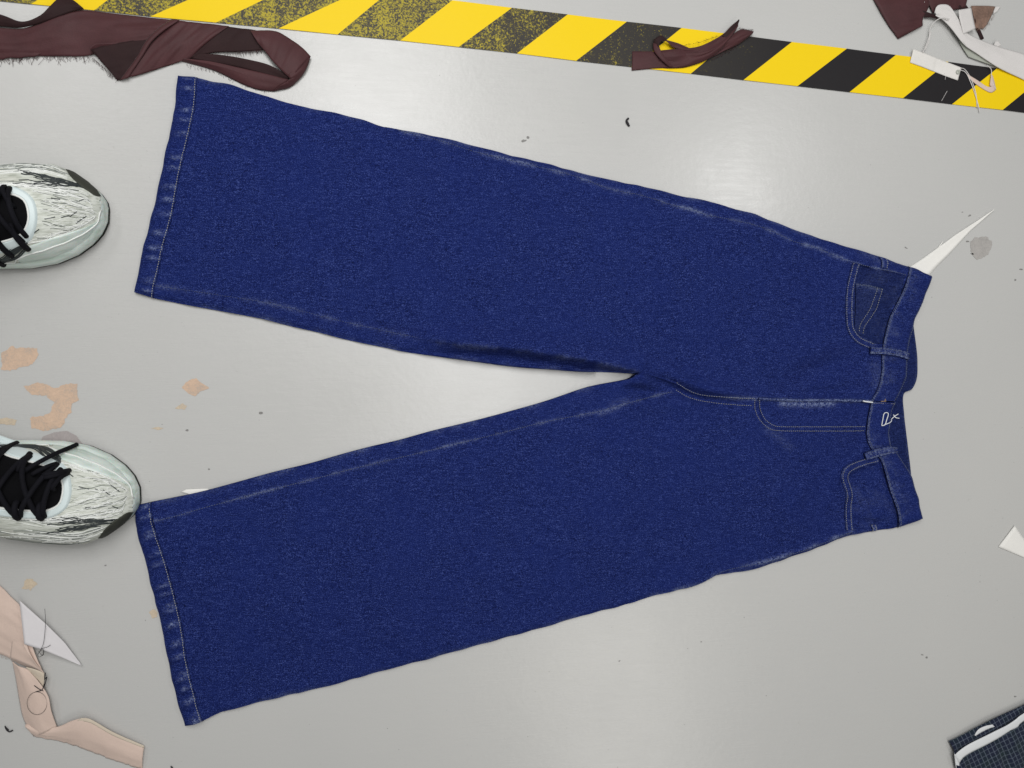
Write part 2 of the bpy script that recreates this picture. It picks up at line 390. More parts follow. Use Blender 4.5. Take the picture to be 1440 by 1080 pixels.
def Zj(P, dip=True):
    """height of the garment's upper face"""
    d, al = seg_dist(P, OUTC)
    d = np.where(inside(P, OUTW), d, 0)
    k = np.clip(d / 0.009, 0, 1)
    z = 0.0035 + 0.0055 * np.sqrt(np.clip(1 - (1 - k) ** 2, 0, 1)) + 0.0045 * (1 - np.exp(-d / 0.055))
    x, y = P[:, 0], P[:, 1]
    soft = 1 - np.exp(-d / 0.02)
    z += soft * (0.0060 * fbm(x * 7, y * 7, 3, 2) + 0.0026 * fbm(x * 20, y * 20, 5, 2) + 0.0004 * fbm(x * 90, y * 90, 8, 2))
    # outline ripple: small puckers that run into the edges
    z += 0.0011 * np.exp(-d / 0.012) * np.sin(al * 150 + 3 * fbm(al * 20, al * 0, 2, 2))
    for Q, h, w in FOLDSW:
        m = (x > Q[:, 0].min() - 4 * w) & (x < Q[:, 0].max() + 4 * w) & (y > Q[:, 1].min() - 4 * w) & (y < Q[:, 1].max() + 4 * w)
        if m.any():
            dd, aa = seg_dist(P[m], Q); L = plen(Q)
            taper = sstep(0, 0.25 * L, aa) * sstep(0, 0.25 * L, L - aa) * 0.85 + 0.15
            z[m] += h * np.exp(-(dd / w) ** 2) * taper
    for key, amp in (('side_up', 0.0016), ('side_lo', 0.0016), ('in_lo', 0.0010), ('in_up', 0.0006)):
        dd, aa = seg_dist(P, lines[key])
        rope = 0.55 + 0.9 * vnoise(aa * 70, aa * 0, 21)
        z += amp * np.exp(-(dd / 0.0042) ** 2) * rope
        z -= 0.9 * amp * np.exp(-((dd - 0.005) / 0.0022) ** 2) * (0.5 + vnoise(aa * 90, aa * 0, 33))
    # upper leg bulges over its own inseam near the crotch: step down to the strip underneath
    m = inside(P, STRIP); dd, aa = seg_dist(P, lines['in_up']); uu = U_of(P); tp = sstep(560, 690, uu) * sstep(930, 895, uu)
    z += tp * np.where(m, -0.020 * sstep(-0.003, 0.017, dd) , 0.009 * np.exp(-(dd / 0.030) ** 2))
    # the fly side lies over the other front
    dd, aa = seg_dist(P, lines['center']); up = inside(P, UPPER_POLY)
    z += np.where(up, 0.0022, 0.0) * np.exp(-(dd / 0.012) ** 2) * sstep(0.05, 0.12, aa)
    if dip:
        for poly, key, dep in ((POLY_PK_UP, 'pk_up', 0.0042), (POLY_PK_LO, 'pk_lo', 0.0105)):
            m = inside(P, poly)
            dd, _ = seg_dist(P, lines[key])
            z -= np.where(m, dep * sstep(0, 0.0035, dd) * (0.45 + 0.55 * np.exp(-dd / 0.016)), 0)
    return np.maximum(z, 0.0015)
def wear_of(P):
    w = np.zeros(len(P)); x, y = P[:, 0], P[:, 1]
    for key, a, wd in (('side_up', 0.7, 0.0026), ('side_lo', 0.75, 0.0028), ('in_lo', 0.6, 0.0018), ('in_up', 0.32, 0.003), ('pk_up', 0.5, 0.004), ('pk_lo', 0.5, 0.004), ('center', 0.55, 0.0022)):
        dd, aa = seg_dist(P, lines[key])
        st = np.clip(0.45 + 1.5 * fbm(aa * 55, dd * 60, 14, 3), 0, 1)
        if key == 'center': st = st * sstep(0.06, 0.16, aa) + 0.2 * sstep(0.1, 0.16, aa)
        w = np.maximum(w, a * np.exp(-(dd / wd) ** 2) * st)
    dd, aa = seg_dist(P, OUTC)
    w = np.maximum(w, 0.40 * np.exp(-(dd / 0.004) ** 2) * np.clip(0.15 + 1.7 * fbm(aa * 40, aa * 0 + 1, 17, 3), 0, 1))
    # wash streaks beside the fly, the curved fly stitching and the upper thigh
    for pts, a, wd in (([(1095, 567), (1130, 568), (1165, 567)], 0.75, 0.004), ([(1075, 603), (1092, 615), (1106, 628)], 0.13, 0.006), ([(1225, 515), (1230, 525), (1226, 540)], 0.15, 0.008),
                       ([(860, 569), (880, 564)], 0.15, 0.005), ([(842, 581), (868, 572)], 0.45, 0.003), ([(1215, 352), (1236, 362)], 0.25, 0.01)):
        d2, _ = seg_dist(P, J(pts)); w = np.maximum(w, a * np.exp(-(d2 / wd) ** 2))
    return np.clip(w, 0, 1)

jeans = empty('jeans', tuple(J([(760, 520)])[0]) + (0.0,))
JO = np.array(jeans.location)
tag(jeans, 'dark blue wide-leg denim jeans laid flat on the grey floor', 'jeans')

def drape(name, A, B, ns, nt, off, material, parent, dip=True, skirt=True, extra=None, wear=None, mid=None, sub=None):
    """a sheet ruled between two photo-traced curves, laid on the garment"""
    a = smooth_poly(A, ns); b = smooth_poly(B, ns); t = np.linspace(0, 1, nt)
    px = a[:, None, :] * (1 - t)[None, :, None] + b[:, None, :] * t[None, :, None]
    P = J(px.reshape(-1, 2)); z = Zj(P, dip) + off
    s = np.repeat(np.linspace(0, 1, ns), nt); tt = np.tile(t, ns)
    if extra is not None: z = z + extra(P, s, tt)
    w = wear_of(P) if wear is None else wear(P, s, tt)
    V = np.column_stack([P, z]); F = grid_faces(ns, nt)
    # orientation up
    e1 = V[nt] - V[0]; e2 = V[1] - V[0]
    flip = np.cross(e1, e2)[2] < 0
    mid_i = (ns // 2) * nt + nt // 2
    flip = np.cross(V[mid_i + nt] - V[mid_i], V[mid_i + 1] - V[mid_i])[2] < 0
    F = grid_faces(ns, nt, 0, flip)
    if skirt:
        ring = [i * nt for i in range(ns)] + [(ns - 1) * nt + j for j in range(1, nt)] + [i * nt + nt - 1 for i in range(ns - 2, -1, -1)] + [j for j in range(nt - 2, 0, -1)]
        base = len(V); low = V[ring].copy()
        low[:, 2] = np.maximum(0.0012, low[:, 2] - (0.02 if skirt is True else skirt))
        V = np.vstack([V, low]); w = np.concatenate([w, w[ring] * 0.3]); nr = len(ring)
        for k in range(nr):
            q = [ring[k], ring[(k + 1) % nr], base + (k + 1) % nr, base + k]
            F.append(q if not flip else q[::-1])
    po = np.array(parent.location) if parent is jeans else JO
    V = V - JO
    o = mesh_ob(name, V, F, material, parent, attrs={'wear': w})
    return o

def stitches(pts, parent, off=0.0009, material='thread', pitch=0.0031, ln=0.00295, wd=0.00042, dip=False, base=None, name='stitching', jitter=0.0002):
    Q = J(smooth_poly(pts, 200)); L = plen(Q); nst = max(2, int(L / pitch)); E = resample(Q, nst * 2 + 1)
    rng = random.Random(int(L * 1e5)); V = []; F = []
    zc = Zj(E, dip) + off
    if base is not None: zc = base(E)
    for i in range(nst):
        a = E[2 * i]; b = a + (E[2 * i + 2] - a) * (ln / pitch); dvec = b - a; l = np.hypot(*dvec) + 1e-9
        nrm = np.array([-dvec[1], dvec[0]]) / l; sh = nrm * rng.uniform(-jitter, jitter)
        za, zb = zc[2 * i], zc[2 * i + 1] * 0.5 + zc[2 * i + 2] * 0.5
        m = (a + b) / 2 + sh; k = len(V)
        V += [(*(a + sh), za), (*(b + sh), zb), (*(m + nrm * wd), (za + zb) / 2), (*(m - nrm * wd), (za + zb) / 2), (*m, (za + zb) / 2 + 0.00045), (*m, (za + zb) / 2 - 0.0004)]
        F += [(k, k + 3, k + 4), (k + 3, k + 1, k + 4), (k + 1, k + 2, k + 4), (k + 2, k, k + 4), (k, k + 5, k + 3), (k + 3, k + 5, k + 1), (k + 1, k + 5, k + 2), (k + 2, k + 5, k)]
    return mesh_ob(name, np.array(V) - JO, F, M[material], parent)

def offset_px(pts, dpx):
    P = smooth_poly(pts, 60); T = np.gradient(P, axis=0); T /= np.linalg.norm(T, axis=1)[:, None]
    return (P + np.stack([-T[:, 1], T[:, 0]], 1) * dpx).tolist()

# front panels
pan_u = drape('front_panel', UP_TOP + [(1292, 380)], UP_BOT + CENTER[1:] + [(1237, 564.5)], 330, 110, 0.0, M['denim'], jeans)
pan_l = drape('front_panel', LO_TOP + CENTER[1:] + [(1232, 564.5)], LO_BOT + [(1276, 736)], 330, 110, 0.0, M['denim'], jeans)
# hems
def hem_extra(seed):
    def f(P, s, t):
        L = 0.30
        ph = s * L * 2 * np.pi / 0.021 + 5 * vnoise(s * 14, s * 0, seed)
        puck = np.sin(ph + t * 1.6)
        edge = np.exp(-((t - 0.97) / 0.05) ** 2)
        return 0.0016 * puck * np.sin(np.pi * np.clip(t, 0, 1)) ** 0.6 - 0.0006 * edge + 0.0005 * fbm(s * 60, t * 6, seed + 3, 2) + 0.0012 * np.exp(-((t - 0.5) / 0.35) ** 2)
    return f
def hem_wear(seed):
    def f(P, s, t):
        L = 0.30
        ph = s * L * 2 * np.pi / 0.021 + 5 * vnoise(s * 14, s * 0, seed)
        puck = np.clip(np.sin(ph + t * 1.6 + 0.5), 0, 1)
        return np.clip(puck * 0.9 * np.exp(-((t - 0.66) / 0.24) ** 2) * (0.6 + 1.2 * fbm(s * 90, t * 5, seed + 2, 2)) + 0.22 * np.exp(-(t / 0.06) ** 2) + 0.22 * np.exp(-((t - 0.95) / 0.06) ** 2) * puck, 0, 1)
    return f
hem_u = drape('hem', UP_HEM, offset_px(UP_HEMST, -1.5), 130, 16, 0.0014, M['denim'], jeans, extra=hem_extra(41), wear=hem_wear(41))
hem_l = drape('hem', LO_HEM, offset_px(LO_HEMST, -1.5), 130, 16, 0.0014, M['denim'], jeans, extra=hem_extra(77), wear=hem_wear(77))
for h, st in ((hem_u, UP_HEMST), (hem_l, LO_HEMST)):
    stitches(offset_px(st, 0.6), h, 0.0020, 'thread', wd=0.00055)

# side strips and inseams rolled forward: stitched fold lines
stitches(offset_px(SIDE_UP, 0.4), pan_u, 0.0006, 'thread_dim', wd=0.0003)
stitches(offset_px(SIDE_LO, 0.4), pan_l, 0.0006, 'thread_dim', wd=0.0003)
stitches(INSEAM_LO, pan_l, 0.0005, 'thread_dim', wd=0.00035)
stitches(INSEAM_UP[:7], pan_u, 0.0004, 'thread_dim', wd=0.0002)
# centre front seam and fly
stitches([(948, 538), (965, 548), (984, 555), (1018, 558.5), (1058, 560.5)], pan_u, 0.0012, 'thread')
stitches([(951, 548), (970, 559), (995, 565), (1029, 569), (1054, 570)], pan_l, 0.0008, 'thread')
FLY_OUT = [(1058, 562), (1058.6, 577), (1065, 591), (1076, 601), (1090, 605), (1130, 605.5), (1170, 605.5), (1212, 605.5)]
FLY_IN = [(1064, 562), (1065.5, 577), (1072, 590), (1084, 598), (1096, 599.5), (1130, 599.5), (1170, 599.5), (1212, 599.5)]
fly = drape('fly', [(1062, 564), (1118, 565), (1173, 565.5), (1217, 566)], [(1068, 592), (1090, 602), (1150, 602.5), (1212, 602.5)], 60, 20, 0.0008, M['denim'], jeans, skirt=0.002)
stitches(FLY_OUT, fly, 0.0009, 'thread', pitch=0.0028, ln=0.0027)
stitches(FLY_IN, fly, 0.0018, 'thread', pitch=0.0028, ln=0.0027)
fold_edge = drape('fly_edge', offset_px(CENTER[6:], -1.6), offset_px(CENTER[6:], 1.2), 60, 5, 0.0022, M['denim'], jeans, skirt=0.004,
                  wear=lambda P, s, t: np.clip(0.55 + 0.5 * s + 1.0 * fbm(s * 30, t * 2, 4, 2), 0, 1))
# pockets
def pocket(open_px, wb_px, facing_mat, seed, off_side):
    f = drape('pocket_facing', open_px, wb_px, 46, 34, 0.0004, facing_mat, jeans, dip=True, skirt=0.001,
              extra=lambda P, s, t: 0.0007 * fbm(P[:, 0] * 70, P[:, 1] * 70, seed, 2),
              wear=lambda P, s, t: 0.12 * np.clip(fbm(s * 9, t * 7, seed, 2) + 0.2, 0, 1))
    band = drape('pocket_hem', offset_px(open_px, 9.0 * off_side), offset_px(open_px, -0.8 * off_side), 60, 8, 0.0013, M['denim'], jeans, dip=False, skirt=0.0035,
                 extra=lambda P, s, t: 0.0004 * np.sin(s * 60 + t * 2) * np.sin(np.pi * t),
                 wear=lambda P, s, t: np.clip(0.35 * np.exp(-((t - 0.95) / 0.12) ** 2) + 0.2 * np.exp(-(t / 0.15) ** 2) + 0.25 * fbm(s * 40, t * 3, seed, 2), 0, 1))
    stitches(offset_px(open_px, 1.0 * off_side), band, 0.0019, 'thread')
    stitches(offset_px(open_px, 7.6 * off_side), band, 0.0019, 'thread')
    return f, band
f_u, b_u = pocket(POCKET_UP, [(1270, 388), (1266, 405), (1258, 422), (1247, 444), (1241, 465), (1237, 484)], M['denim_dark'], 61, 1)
f_l, b_l = pocket(POCKET_LO, [(1234, 647), (1240, 666), (1247.5, 692), (1257, 719), (1261, 739)], M['denim'], 62, 1)
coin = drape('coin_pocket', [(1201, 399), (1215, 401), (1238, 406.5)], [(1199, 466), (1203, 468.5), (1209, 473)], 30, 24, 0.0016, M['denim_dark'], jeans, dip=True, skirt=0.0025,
             wear=lambda P, s, t: np.clip(0.45 * np.exp(-(t / 0.05) ** 2) + 0.05, 0, 1))
stitches([(1229, 406), (1224, 421), (1218, 437), (1207, 455), (1205, 467)], coin, 0.0024, 'thread', dip=True)
stitches([(1236, 407), (1232, 420), (1226, 438), (1213, 458), (1210, 470)], coin, 0.0024, 'thread', dip=True)
stitches([(1202, 401), (1217, 403), (1236, 407.5)], coin, 0.0024, 'thread_dim', dip=True)
tack = drape('bar_tack', [(1234, 361.5), (1236, 370), (1234.5, 377.5)], [(1244, 364), (1245, 371), (1243, 379)], 14, 8, 0.0016, M['denim'], jeans, dip=False, skirt=0.003,
             wear=lambda P, s, t: np.clip(0.5 * np.exp(-((t - 0.2) / 0.2) ** 2) + 0.4 * np.exp(-((t - 0.85) / 0.1) ** 2), 0, 1))
stitches([(1243.2, 364), (1244, 371), (1242, 379)], tack, 0.0022, 'thread')
stitches([(1236, 363), (1237, 371), (1236, 377)], tack, 0.0022, 'thread_dim')
tack2 = drape('bar_tack', [(1225, 738), (1227, 743), (1226, 748)], [(1232, 737), (1234, 742), (1233, 747)], 12, 8, 0.0012, M['denim'], jeans, dip=False, skirt=0.003,
              wear=lambda P, s, t: 0.35 + 0 * s)
stitches([(1226.5, 738), (1228, 743), (1227, 747.5)], tack2, 0.0018, 'thread')
stitches([(1231, 738), (1232.5, 743), (1232, 747)], tack2, 0.0018, 'thread')
stitches(SIDE_YOKE, f_u, 0.0010, 'thread_dim')

# back of the waistband, seen inside the opening
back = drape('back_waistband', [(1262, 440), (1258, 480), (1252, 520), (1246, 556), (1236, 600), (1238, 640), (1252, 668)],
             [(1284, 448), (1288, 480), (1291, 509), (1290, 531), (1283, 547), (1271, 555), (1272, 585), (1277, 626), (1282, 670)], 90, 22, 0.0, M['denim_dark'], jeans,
             extra=lambda P, s, t: -Zj(P) + 0.0042 + 0.002 * np.sin(np.pi * np.clip(t, 0, 1)) + 0.001 * fbm(P[:, 0] * 40, P[:, 1] * 40, 71, 2),
             wear=lambda P, s, t: np.clip(0.16 * np.exp(-((t - 0.97) / 0.04) ** 2) + 0.08 * fbm(s * 20, t * 3, 3, 2), 0, 1))
# waistband fronts
def wb_wear(seed):
    return lambda P, s, t: np.clip(0.55 * np.exp(-((t - 0.03) / 0.06) ** 2) + 0.62 * np.exp(-((t - 0.97) / 0.05) ** 2)
                                   + 0.45 * np.clip(0.05 + fbm(s * 26, t * 2.2, seed, 3), 0, 1) * np.exp(-((t - 0.25) / 0.25) ** 2), 0, 1)
def wb_extra(seed):
    return lambda P, s, t: 0.0012 * np.exp(-((t - 0.5) / 0.42) ** 4) + 0.0008 * fbm(s * 16, t * 3, seed, 3) - 0.0012 * np.exp(-((t - 0.07) / 0.03) ** 2) - 0.0008 * np.exp(-((t - 0.93) / 0.03) ** 2)
wb_u = drape('waistband', offset_px(WB_UP_SEAM, -0.5), WB_UP_EDGE, 110, 26, 0.0016, M['denim'], jeans, dip=False, extra=wb_extra(81), wear=wb_wear(81), skirt=0.009)
wb_l = drape('waistband', offset_px(WB_LO_SEAM, -0.5), WB_LO_EDGE, 110, 26, 0.0030, M['denim'], jeans, dip=False, extra=wb_extra(82), wear=wb_wear(82), skirt=0.009)
for wb, seam, edge, o1 in ((wb_u, WB_UP_SEAM, WB_UP_EDGE, 0.0024), (wb_l, WB_LO_SEAM, WB_LO_EDGE, 0.0038)):
    stitches(offset_px(seam, -2.6), wb, o1, 'thread_dim', wd=0.00045)
    stitches(offset_px(edge, 2.4), wb, o1, 'thread_dim', wd=0.00035)
stitches([(1222, 566.5), (1240, 567), (1255, 568)], wb_l, 0.0042, 'thread')
# button seen edge-on under the overlap
def lathe(name, prof, nseg, material, parent, at):
    V = []; F = []; m = len(prof)
    for k in range(nseg):
        a = 2 * math.pi * k / nseg
        for r, z in prof: V.append((at[0] + r * math.cos(a), at[1] + r * math.sin(a), at[2] + z))
    for k in range(nseg):
        for j in range(m - 1):
            F.append((k * m + j, ((k + 1) % nseg) * m + j, ((k + 1) % nseg) * m + j + 1, k * m + j + 1))
    return mesh_ob(name, np.array(V), F, material, parent)
M['brass'] = mat('brass', (0.42, 0.30, 0.22), 0.35, 0.5); M['brass'].node_tree.nodes['Principled BSDF'].inputs['Metallic'].default_value = 0.7
bp = J([(1237, 562.5)])[0]
lathe('button', [(0, 0.002), (0.003, 0.0021), (0.0045, 0.0015), (0.005, 0.0005), (0.004, -0.001), (0.002, -0.002)], 20, M['brass'], jeans, np.array([bp[0], bp[1], float(Zj(J([(1237, 560)]))[0]) + 0.0005]) - JO)
# belt loops
def loop(top, bot, lift, seed):
    def ex(P, s, t): return lift * np.sin(np.pi * np.clip(s * 0.94 + 0.03, 0, 1)) ** 0.5 + 0.0007 * np.cos((t - 0.5) * 2.6) + 0.0003 * np.sin(s * 50)
    o = drape('belt_loop', top, bot, 36, 10, 0.0036, M['denim'], jeans, dip=False, extra=ex, skirt=0.0025,
              wear=lambda P, s, t: np.clip(0.30 + 0.7 * fbm(s * 22, t * 3, seed, 3) + 0.35 * np.exp(-((t - 0.93) / 0.12) ** 2), 0, 1))
    a = np.array(smooth_poly(top, 20)); b = np.array(smooth_poly(bot, 20))
    for q in (0.2, 0.82):
        ln = a * (1 - q) + b * q
        def bs(E, ln=ln):
            s = np.linspace(0.02, 0.98, len(E)); return Zj(E, False) + 0.0036 + ex(E, s, np.full(len(E), q)) + 0.0005
        stitches(ln.tolist(), o, 0, 'thread_dim', base=bs)
    return o
loop([(1218, 488), (1235, 489.5), (1255, 492), (1276, 497)], [(1217, 497.5), (1235, 498.5), (1255, 501.5), (1274, 506.5)], 0.004, 91)
loop([(1208.5, 636.5), (1222, 630.5), (1244, 626.5), (1260, 629)], [(1212, 646), (1226, 641), (1244, 637), (1260, 636)], 0.004, 92)

# threads: tube along a 3-D polyline
def tube(name, pts, r, material, parent=None, sides=5, taper=False):
    P = np.asarray(pts, float); n = len(P); T = np.gradient(P, axis=0); T /= np.linalg.norm(T, axis=1)[:, None] + 1e-12
    V = []; F = []
    for i in range(n):
        up = np.array([0, 0, 1.0]); s = np.cross(T[i], up); ls = np.linalg.norm(s)
        s = np.array([1.0, 0, 0]) if ls < 1e-6 else s / ls
        u = np.cross(s, T[i]); rr = r * ((1 - i / (n - 1)) * 0.8 + 0.2 if taper else 1)
        for k in range(sides):
            a = 2 * math.pi * k / sides; V.append(P[i] + rr * (math.cos(a) * s + math.sin(a) * u))
    for i in range(n - 1):
        for k in range(sides):
            F.append((i * sides + k, i * sides + (k + 1) % sides, (i + 1) * sides + (k + 1) % sides, (i + 1) * sides + k))
    F.append(tuple(range(sides))[::-1]); F.append(tuple((n - 1) * sides + k for k in range(sides)))
    if name is None: return V, F
    return mesh_ob(name, V, F, material, parent)
def join_tubes(name, lst, r, material, parent=None, sides=5, taper=False):
    V = []; F = []
    for p in lst:
        rr = r
        if isinstance(p, tuple): p, rr = p
        v, f = tube(None, p, rr, None, sides=sides, taper=taper); k = len(V)
        V += list(v); F += [tuple(i + k for i in q) for q in f]
    return mesh_ob(name, V, F, material, parent)
def jl(pts, off, n=24):
    P = J(smooth_poly(pts, n)); return np.column_stack([P, Zj(P, False) + off]) - JO
join_tubes('thread_tangle', [jl([(1233, 598), (1234.5, 590), (1236.5, 581), (1241.5, 580), (1242.5, 583), (1240, 590), (1237.5, 597), (1233, 598)], 0.0055),
                            jl([(1236, 597), (1246, 593), (1252, 588), (1256, 585), (1261, 582)], 0.006), jl([(1254, 583), (1257, 587), (1262, 588)], 0.006),
                            ], 0.00065, M['white_thread'], jeans)
join_tubes('loose_thread', [jl([(1204, 563.5), (1210, 564.5), (1219, 565.5)], 0.006)], 0.0011, M['white_thread'], jeans)

# ================================================================== scraps of cloth and paper
def cloth_mat(name, c, rough=0.7, spec=0.3, sheen=0.2, weave=700, var=0.25, bump=0.25):
    m = mat(name, c, rough, spec, sheen); t = NT(m); co = t.coord('Object')
    f = t.math('ADD', t.math('MULTIPLY', t.noise(co, 25, 3, 0.6), 0.6), t.math('MULTIPLY', t.noise(co, weave, 2, 0.6), 0.4))
    t.col(t.ramp(f, [(0.3, tuple(x * (1 - var) for x in c)), (0.7, tuple(min(1, x * (1 + var)) for x in c))]))
    t.bump(t.noise(co, weave, 2, 0.6), bump, 0.0008)
    return m
M['maroon'] = cloth_mat('maroon_cloth', (0.066, 0.023, 0.026), 0.6, 0.25, 0.06)
M['maroon_back'] = cloth_mat('maroon_cloth_reverse', (0.026, 0.011, 0.012), 0.7, 0.2, 0.04)
M['brown_mesh'] = cloth_mat('brown_cloth', (0.20, 0.125, 0.095), 0.8, 0.2, 0.2, 300, 0.45)
M['white_cloth'] = cloth_mat('white_cloth', (0.66, 0.64, 0.63), 0.8, 0.2, 0.1, 500, 0.05)
M['paper'] = cloth_mat('white_paper', (0.84, 0.83, 0.80), 0.7, 0.3, 0.0, 300, 0.04, 0.1)
M['pink_cloth'] = cloth_mat('pale_pink_cloth', (0.66, 0.52, 0.45), 0.75, 0.2, 0.2, 600, 0.06)
M['cream_edge'] = cloth_mat('cream_cloth', (0.62, 0.54, 0.44), 0.75, 0.2, 0.2, 600, 0.06)
M['grey_cloth'] = cloth_mat('grey_green_cloth', (0.40, 0.42, 0.37), 0.8, 0.2, 0.1, 500, 0.08)
M['lilac_paper'] = cloth_mat('pale_paper', (0.70, 0.68, 0.70), 0.7, 0.3, 0.0, 300, 0.03, 0.1)
M['label'] = cloth_mat('label_card', (0.74, 0.72, 0.69), 0.6, 0.3, 0.0, 300, 0.05, 0.1)

def W3(pts):
    p = np.asarray(pts, float)
    if p.shape[1] == 2: p = np.column_stack([p, np.full(len(p), 1.2)])
    out = np.empty((len(p), 3))
    for i in range(len(p)):
        out[i, :2] = W(p[i, :2], p[i, 2] * 0.001)[0]; out[i, 2] = p[i, 2] * 0.001
    return out
class Sheet:
    """several ruled facets of one piece of cloth gathered in one mesh"""
    def __init__(s, name): s.name = name; s.V = []; s.F = []; s.FM = []; s.edges = []
    def facet(s, A, B, ns=30, nt=14, mi=0, wr=0.0007, wdir=1, seed=1, bulge=0.0, smooth=True, ragA=0.0, ragB=0.0):
        fa = (lambda q: smooth_poly(q, ns)) if smooth else (lambda q: resample(np.asarray(q, float), ns))
        a = fa(W3(A)); b = fa(W3(B)); t = np.linspace(0, 1, nt)
        if ragA: a[:, :2] += ragA * np.stack([fbm(a[:, 0] * 400, a[:, 1] * 400, seed, 3), fbm(a[:, 0] * 400, a[:, 1] * 400, seed + 5, 3)], 1)
        if ragB: b[:, :2] += ragB * np.stack([fbm(b[:, 0] * 400, b[:, 1] * 400, seed, 3), fbm(b[:, 0] * 400, b[:, 1] * 400, seed + 5, 3)], 1)
        P = (a[:, None] * (1 - t)[None, :, None] + b[:, None] * t[None, :, None]).reshape(-1, 3)
        S = np.repeat(np.linspace(0, 1, ns), nt); T = np.tile(t, ns)
        ln, wd_ = plen(a), np.linalg.norm(a - b, axis=1).mean()
        if wdir == 1: nz = fbm(S * ln * 18, T * wd_ * 110, seed, 3)
        else: nz = fbm(S * ln * 110, T * wd_ * 18, seed, 3)
        env = np.sin(np.pi * np.clip(T, 0.02, 0.98)) ** 0.5
        P[:, 2] += wr * 2 * nz * (0.35 + 0.65 * env) + bulge * np.sin(np.pi * T)
        P[:, 2] = np.maximum(P[:, 2], 0.0008)
        k = len(s.V); s.V += P.tolist()
        c = (ns // 2) * nt + nt // 2
        flip = np.cross(P[c + nt] - P[c], P[c + 1] - P[c])[2] < 0
        s.F += grid_faces(ns, nt, k, flip); s.FM += [mi] * ((ns - 1) * (nt - 1)); s.edges += [a, b]
        return a, b
    def build(s, mats, label, cat, group=None, thick=0.0006):
        V = np.array(s.V); c = V.mean(0); c[2] = 0
        o = mesh_ob(s.name, V - c, s.F, None, mats=mats, fmat=s.FM); o.location = c
        md = o.modifiers.new('thickness', 'SOLIDIFY'); md.thickness = thick; md.offset = -1
        s.o = o; s.c = c
        return tag(o, label, cat, group)
    def fray(s, curves, material, n=60, ln=0.006, seed=1, r=0.00016):
        rng = random.Random(seed); L = []
        for cv, side in curves:
            q = resample(np.asarray(cv), n)
            for i in range(n):
                if rng.random() < 0.25: continue
                k = min(i, n - 2); tn = q[k + 1] - q[k]; nr = np.array([-tn[1], tn[0], 0]); nr /= np.linalg.norm(nr) + 1e-9
                d = nr * side + np.array([rng.uniform(-.8, .8), rng.uniform(-.8, .8), 0]); d /= np.linalg.norm(d)
                l = ln * rng.uniform(0.2, 1); p0 = q[i] + np.array([0, 0, 0.0002])
                p1 = p0 + d * l * .5 + np.array([rng.uniform(-1, 1), rng.uniform(-1, 1), 0]) * l * .12; p2 = p0 + d * l + np.array([rng.uniform(-1, 1), rng.uniform(-1, 1), 0]) * l * .3
                p1[2] = max(0.0006, p0[2] * 0.8); p2[2] = max(0.0005, p0[2] * 0.5)
                L.append(np.array([p0, p1, p2]) - s.c)
        return tag(join_tubes('frayed_edge', L, r, material, s.o, sides=3), kind='stuff')

# --- long maroon strip, top left
s = Sheet('maroon_scrap')
a1, b1 = s.facet([(-60, 36, 5), (0, 39, 6), (30, 40, 6), (62, 30, 9), (90, 20, 9), (117, 14, 5), (170, 20, 4), (240, 28, 5)],
        [(-60, 78, 2), (0, 80, 2), (40, 79, 2), (80, 79, 2), (110, 79, 2), (128, 77, 3), (170, 66, 7), (217, 56, 8)], 46, 20, 0, 0.0016, 1, 3, 0.003)
s.facet([(-60, 6, 9), (0, 20, 12), (30, 30, 12), (55, 22, 14), (70, 8, 14), (84, -4, 10), (100, -2, 8), (117, 11, 6)],
        [(-60, 34, 6), (0, 37, 7), (28, 39, 8), (52, 34, 10), (72, 27, 10), (90, 20, 10), (105, 15, 8), (118, 13, 6)], 40, 10, 1, 0.001, 1, 5, 0.002)
s.facet([(-60, 88, 1.5), (0, 84, 2), (20, 82, 3), (50, 80, 3)], [(-60, 66, 5), (0, 62, 6), (25, 66, 5), (60, 74, 3)], 20, 8, 0, 0.001, 1, 6, 0.001, ragA=0.004)
s.facet([(128, 70, 9), (150, 63, 9), (180, 58, 9), (222, 50, 8)], [(165, 113, 2), (172, 112, 2), (180, 108, 3), (186, 104, 4)], 24, 18, 1, 0.0012, 1, 7, 0.002)
s.facet([(127, 69, 10), (134, 62, 11), (150, 61, 11), (168, 60, 9)], [(128, 78, 3), (136, 71, 6), (150, 69, 6), (166, 66, 7)], 16, 6, 0, 0.0006, 1, 9, 0.0)
a5, b5 = s.facet([(243, 28, 6), (262, 30, 8), (290, 33, 8), (322, 37, 7)], [(176, 110, 4), (200, 104, 3), (240, 91, 2), (268, 82, 4)], 30, 24, 0, 0.0014, 0, 11, 0.004)
s.facet([(252, 28, 11), (232, 42, 12), (214, 58, 11), (200, 80, 9), (180, 110, 5)], [(240, 27, 8), (222, 40, 10), (205, 57, 10), (192, 80, 8), (168, 113, 4)], 26, 5, 0, 0.0005, 0, 12, 0.0012)
s.facet([(318, 37, 7), (340, 40, 6), (358, 42, 6), (370, 46, 7)], [(266, 83, 4), (300, 74, 4), (335, 73, 4), (372, 70, 5)], 22, 14, 1, 0.0012, 0, 13, 0.002)
s.facet([(278, 75, 6), (310, 77, 6), (350, 84, 6), (380, 92, 7), (408, 108, 8)], [(268, 82, 4), (300, 88, 3), (340, 96, 3), (375, 105, 4), (404, 113, 6)], 30, 8, 1, 0.0008, 1, 15, 0.0)
a8, b8 = s.facet([(262, 82, 6), (300, 87, 7), (345, 97, 7), (380, 105, 8), (406, 112, 9)], [(255, 86, 2), (300, 99, 1.5), (340, 118, 1.5), (362, 126, 1.5), (385, 129, 1.5)], 34, 12, 0, 0.001, 1, 16, 0.002)
